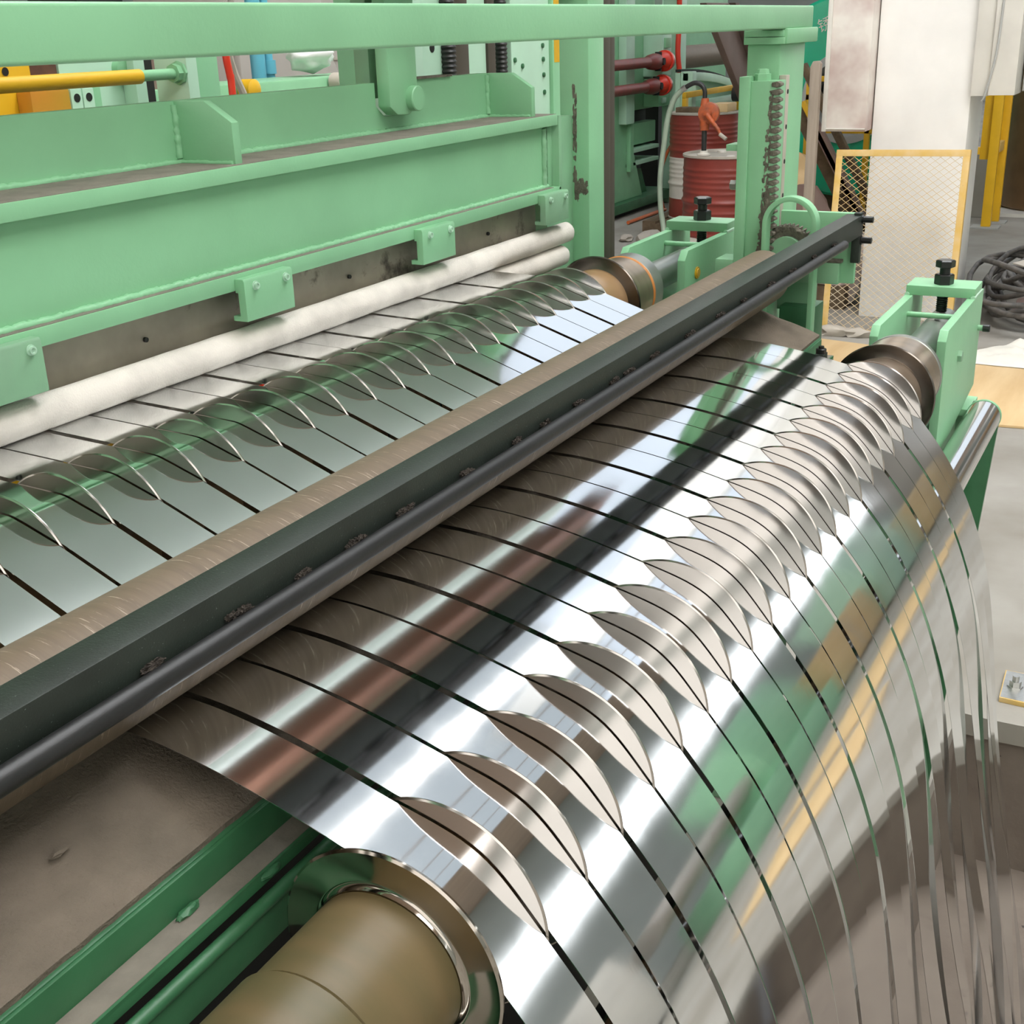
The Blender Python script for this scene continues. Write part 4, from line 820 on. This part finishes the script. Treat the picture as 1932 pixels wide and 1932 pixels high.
# ------------------------------------------------------------------ leveller with red drive shafts, far right of the press column
lv = thing('leveller', 'distant green leveller with two red universal drive shafts', 'machine', (11.3, 5.0, 0))
b = MB(); b.prism([(10.35, 0.14), (11.62, 0.14), (11.25, 0.85), (11.20, 2.4), (10.35, 2.4)], 'y', 4.78, 4.84); b.build('frame_plate', 'mint_paint', lv, bevel=0.01)
MB().box(10.3, 12.3, 4.70, 5.5, 0.05, 0.14).build('base', 'deep_green', lv, bevel=0.01)
MB().box(10.5, 12.2, 4.78, 5.4, 0.0, 0.05).build('skid', 'dark_hole', lv)
MB().box(11.02, 11.22, 4.70, 4.78, 0.85, 2.4).build('rib', 'mint_pale', lv, bevel=0.01)
MB().box(11.22, 11.30, 4.74, 4.80, 0.40, 2.4).build('rib', 'mint_paint', lv, bevel=0.01)
MB().box(11.30, 12.10, 4.86, 5.3, 0.94, 2.4).build('upper_case', 'mint_paint', lv, bevel=0.01)
MB().box(11.30, 12.10, 4.95, 5.3, 0.82, 0.94).build('dark_slot', 'dark_hole', lv)  # black filler, shade of the slot put into its colour
MB().box(11.30, 12.10, 4.84, 5.3, 0.62, 0.82).build('lower_case', 'mint_paint', lv, bevel=0.01)
for z in (0.44, 0.56): MB().box(11.20, 12.05, 4.78, 5.2, z, z + 0.035).build('shelf', 'mint_pale', lv, bevel=0.004)
MB().box(11.4, 12.1, 5.0, 5.3, 0.14, 0.44).build('dark_bay', 'dark_hole', lv)  # black filler, shade of the open bay put into its colour
b = MB(); b.prism([(11.35, 0.14), (11.9, 0.14), (11.75, 0.38), (11.55, 0.40)], 'y', 4.85, 4.95); b.build('gusset', 'deep_green', lv)
for z in (1.72, 1.62, 1.16, 1.02, 0.75, 0.66, 0.50):
    b = MB(); b.lathe([(0, 0.016), (0.02, 0.016)], (11.34, 4.86 if z > 0.9 else 4.84, z), (0, -1, 0), 8); b.build('bolt', 'deep_green', lv)
MB().box(11.80, 12.05, 4.66, 4.86, 1.24, 1.62).build('bearing_block', 'mint_pale', lv, bevel=0.01); MB().box(11.84, 11.98, 4.64, 4.66, 1.50, 1.59).build('inspection_cover', 'mint_paint', lv, bevel=0.004)
b = MB(); b.cyl((11.91, 4.75, 1.62), (11.91, 4.75, 1.78), 0.05, 12); b.cyl((11.91, 4.75, 1.70), (11.91, 4.75, 1.73), 0.075, 12); b.build('adjusting_screw', 'mint_pale', lv)
MB().box(11.82, 12.12, 4.70, 4.86, 0.96, 1.22).build('bearing_block', 'mint_paint', lv, bevel=0.01); MB().box(11.88, 11.98, 4.68, 4.70, 0.99, 1.04).build('inspection_cover', 'mint_pale', lv, bevel=0.004)
MB().box(12.16, 12.40, 4.64, 4.80, 0.0, 2.4).build('post', 'mint_pale', lv, bevel=0.01)
for y, z in ((4.62, 1.385), (4.64, 1.165)):
    b = MB(); b.cyl((9.6, y, z), (11.33, y, z), 0.047, 20); sh_ = b.build('drive_shaft', 'red_joint', lv)
    b = MB(); b.lathe([(0, 0.047), (0.05, 0.066), (0.17, 0.076), (0.24, 0.070), (0.30, 0.050)], (11.33, y, z), (1, 0, 0), 20); b.build('yoke', 'red_joint', sh_)
    b = MB(); b.cyl((11.60, y, z - 0.085), (11.60, y, z + 0.085), 0.033, 12); b.cyl((11.56, y - 0.08, z), (11.56, y + 0.08, z), 0.033, 12); b.build('cross_piece', 'dark_hole', sh_)
    b = MB(); b.lathe([(0, 0.05), (0.06, 0.085), (0.14, 0.085), (0.14, 0.098), (0.18, 0.098)], (11.60, y, z), (1, 0, 0), 20); b.build('flange', 'red_hose', sh_)
    b = MB(); b.lathe([(0, 0.095), (0.04, 0.09)], (11.78, y, z), (1, 0, 0), 20); b.build('seal_ring', 'journal_steel', sh_)
rh = MB(); rh.sweep(bez([(12.02, 4.58, 2.2), (12.03, 4.58, 1.75), (12.01, 4.58, 1.45), (12.04, 4.56, 1.22), (12.14, 4.56, 1.06), (12.22, 4.56, 0.9), (12.24, 4.56, 0.5), (12.24, 4.56, 0.03)]), 0.026, 10)
tag(rh.build('red_hose', 'red_hose', smooth=60), 'long red hose hanging down beside the red drive shafts', 'hose')
oh = MB(); oh.sweep(bez([(12.0, 4.55, 0.60), (11.84, 4.55, 0.61), (11.66, 4.55, 0.52), (11.52, 4.55, 0.36), (11.50, 4.55, 0.20), (11.58, 4.55, 0.06), (11.62, 4.55, -0.0), (11.45, 4.5, 0.022), (10.6, 4.5, 0.022)]), 0.016, 10)
tag(oh.build('orange_hose', 'orange_hose', smooth=60), 'thin orange hose looping at the foot of the leveller', 'hose')
br = thing('pinch_roll', 'brown pinch roll turning behind the leveller post', 'roller', (14.5, 5.3, 0))
b = MB(); b.cyl((13.2, 5.25, 1.36), (17.2, 5.25, 1.36), 0.125, 32); b.build('roll_face', 'roll_brown', br)
b = MB(); b.cyl((12.6, 5.25, 1.36), (13.2, 5.25, 1.36), 0.115, 32); b.build('roll_neck', 'sleeve_olive', br)
MB().box(16.9, 17.2, 5.0, 5.5, 0.0, 1.5).build('stand', 'mint_paint', br); MB().box(12.7, 12.9, 5.05, 5.45, 0.0, 1.25).build('stand', 'dark_hole', br)
ug = thing('peeler_table', 'pale green arched peeler table with a yellow rail behind the drums', 'machine', (11.8, 4.1, 0))
oa = []
for k in range(15):
    u = k / 14; oa.append((11.3 + 2.1 * u, 1.29 - 0.30 * u ** 1.9))
b = MB(); b.prism(oa + [(x, z - 0.075) for x, z in reversed(oa)], 'y', 4.20, 4.26); b.build('arched_beam', 'mint_pale', ug, bevel=0.006)
MB().prism(oa + [(13.4, 0.3), (11.3, 0.3)], 'y', 4.28, 4.33).build('table_side', 'mint_pale', ug)
MB().box(11.3, 11.40, 4.16, 4.28, 0.0, 1.30).build('end_post', 'mint_pale', ug, bevel=0.01)
b = MB(); b.prism([(x, z + 0.03) for x, z in oa] + [(x, z + 0.005) for x, z in reversed(oa)], 'y', 4.275, 4.33); b.build('dark_belt', 'dark_hole', ug)
MB().box(10.98, 12.55, 4.10, 4.14, 1.085, 1.135).build('yellow_rail', 'yellow_paint', ug, bevel=0.004); MB().box(10.98, 11.04, 4.10, 4.14, 0.0, 1.085).build('yellow_post', 'yellow_paint', ug, bevel=0.004); MB().box(12.49, 12.55, 4.10, 4.14, 0.0, 1.085).build('yellow_post', 'yellow_paint', ug, bevel=0.004)
b = MB(); b.cyl((12.30, 4.02, 1.05), (12.30, 4.10, 1.05), 0.07, 20); b.build('limit_switch', 'rubber_black', ug)
b = MB(); b.cyl((11.6, 4.2, 0.98), (13.4, 4.2, 0.98), 0.055, 20); b.build('round_rail', 'mint_pale', ug)
rb = thing('roof_brace', 'brown painted steel brace slanting down behind the gantry column', 'brace', (10.6, 3.6, 0))
slp = [(10.05, 1.86), (10.62, 1.86), (11.60, 1.05), (11.60, 0.0), (11.22, 0.0), (11.22, 0.98)]
MB().prism(slp, 'y', 3.60, 3.66).build('web', 'brown_steel', rb, bevel=0.01)
MB().prism([(10.62, 1.86), (10.72, 1.86), (11.68, 1.06), (11.60, 1.05)], 'y', 3.55, 3.72).build('flange', 'brown_steel', rb)
bgm = thing('far_machine', 'large green machine bulk beyond the leveller', 'machine', (16, 7.5, 0))
MB().box(12.5, 20.0, 6.8, 8.4, 0.0, 2.6).build('body', 'mint_paint', bgm, bevel=0.03)
MB().box(13.0, 17.0, 6.72, 6.8, 1.42, 2.2).build('panel', 'deep_green', bgm, bevel=0.01)
for k in range(5): MB().box(13.2 + k * 0.5, 13.5 + k * 0.5, 6.66, 6.72, 1.55, 2.0).build('valve', 'mint_dusty', bgm, bevel=0.02)
MB().box(8.6, 11.8, 8.0, 9.5, 0.0, 2.0).build('side_body', 'grey_enamel', bgm, bevel=0.03)

# ------------------------------------------------------------------ machinery facing the strips (seen only mirrored in them)
rc = thing('recoiler', 'green recoiler mirrored in the hanging strips', 'machine', (8.0, -4.2, 0))
MB().box(6.6, 9.0, -5.4, -4.4, 0.0, 0.7).build('base', 'recoiler_green', rc, bevel=0.02)
MB().box(7.6, 8.8, -5.3, -4.5, 0.7, 2.4).build('gear_case', 'recoiler_green', rc, bevel=0.03)
b = MB(); b.cyl((5.8, -4.9, 1.25), (7.6, -4.9, 1.25), 0.25, 40); b.build('mandrel', 'grey_enamel', rc)
for k, (x0, x1, h_, m_, lab) in enumerate(((4.2, 5.4, 1.9, 'trunk_white', 'white cabinet'), (9.6, 11.2, 1.5, 'plywood', 'tan crate'), (11.6, 13.0, 2.6, 'mint_pale', 'pale green press'), (13.4, 15.4, 1.7, 'plywood', 'long tan crate'), (15.8, 17.2, 3.0, 'grey_enamel', 'grey cabinet'), (17.8, 20.5, 2.0, 'amber', 'orange rack'))):
    t = thing('mirrored_unit', '%s across the aisle, mirrored in the strips' % lab, lab.split()[-1], ((x0 + x1) / 2, -5.2, 0))
    MB().box(x0, x1, -5.7, -4.7, 0.08, h_).build('body', m_, t, bevel=0.02); MB().box(x0 + 0.05, x1 - 0.05, -5.65, -4.75, 0.0, 0.08).build('plinth', 'dark_hole', t)
    MB().box((x0 + x1) / 2 - 0.02, (x0 + x1) / 2 + 0.02, -4.7, -4.685, 0.15, h_ - 0.08).build('joint', 'grey_wall', t)
for k, (x, y, a_, sx) in enumerate(((6.6, -2.5, 0.12, 1.2), (4.6, -2.2, -0.2, 0.45))):
    o = tag(MB().box(-sx, sx, -0.55, 0.55, 0.0, 0.03).build('board', 'plywood', None, bevel=0.003), ['large tan board mirrored in the far strips', 'small tan board mirrored low in the strips'][k], 'board')
    o.location = (x, y, 0.001); o.rotation_euler = (0, 0, a_)
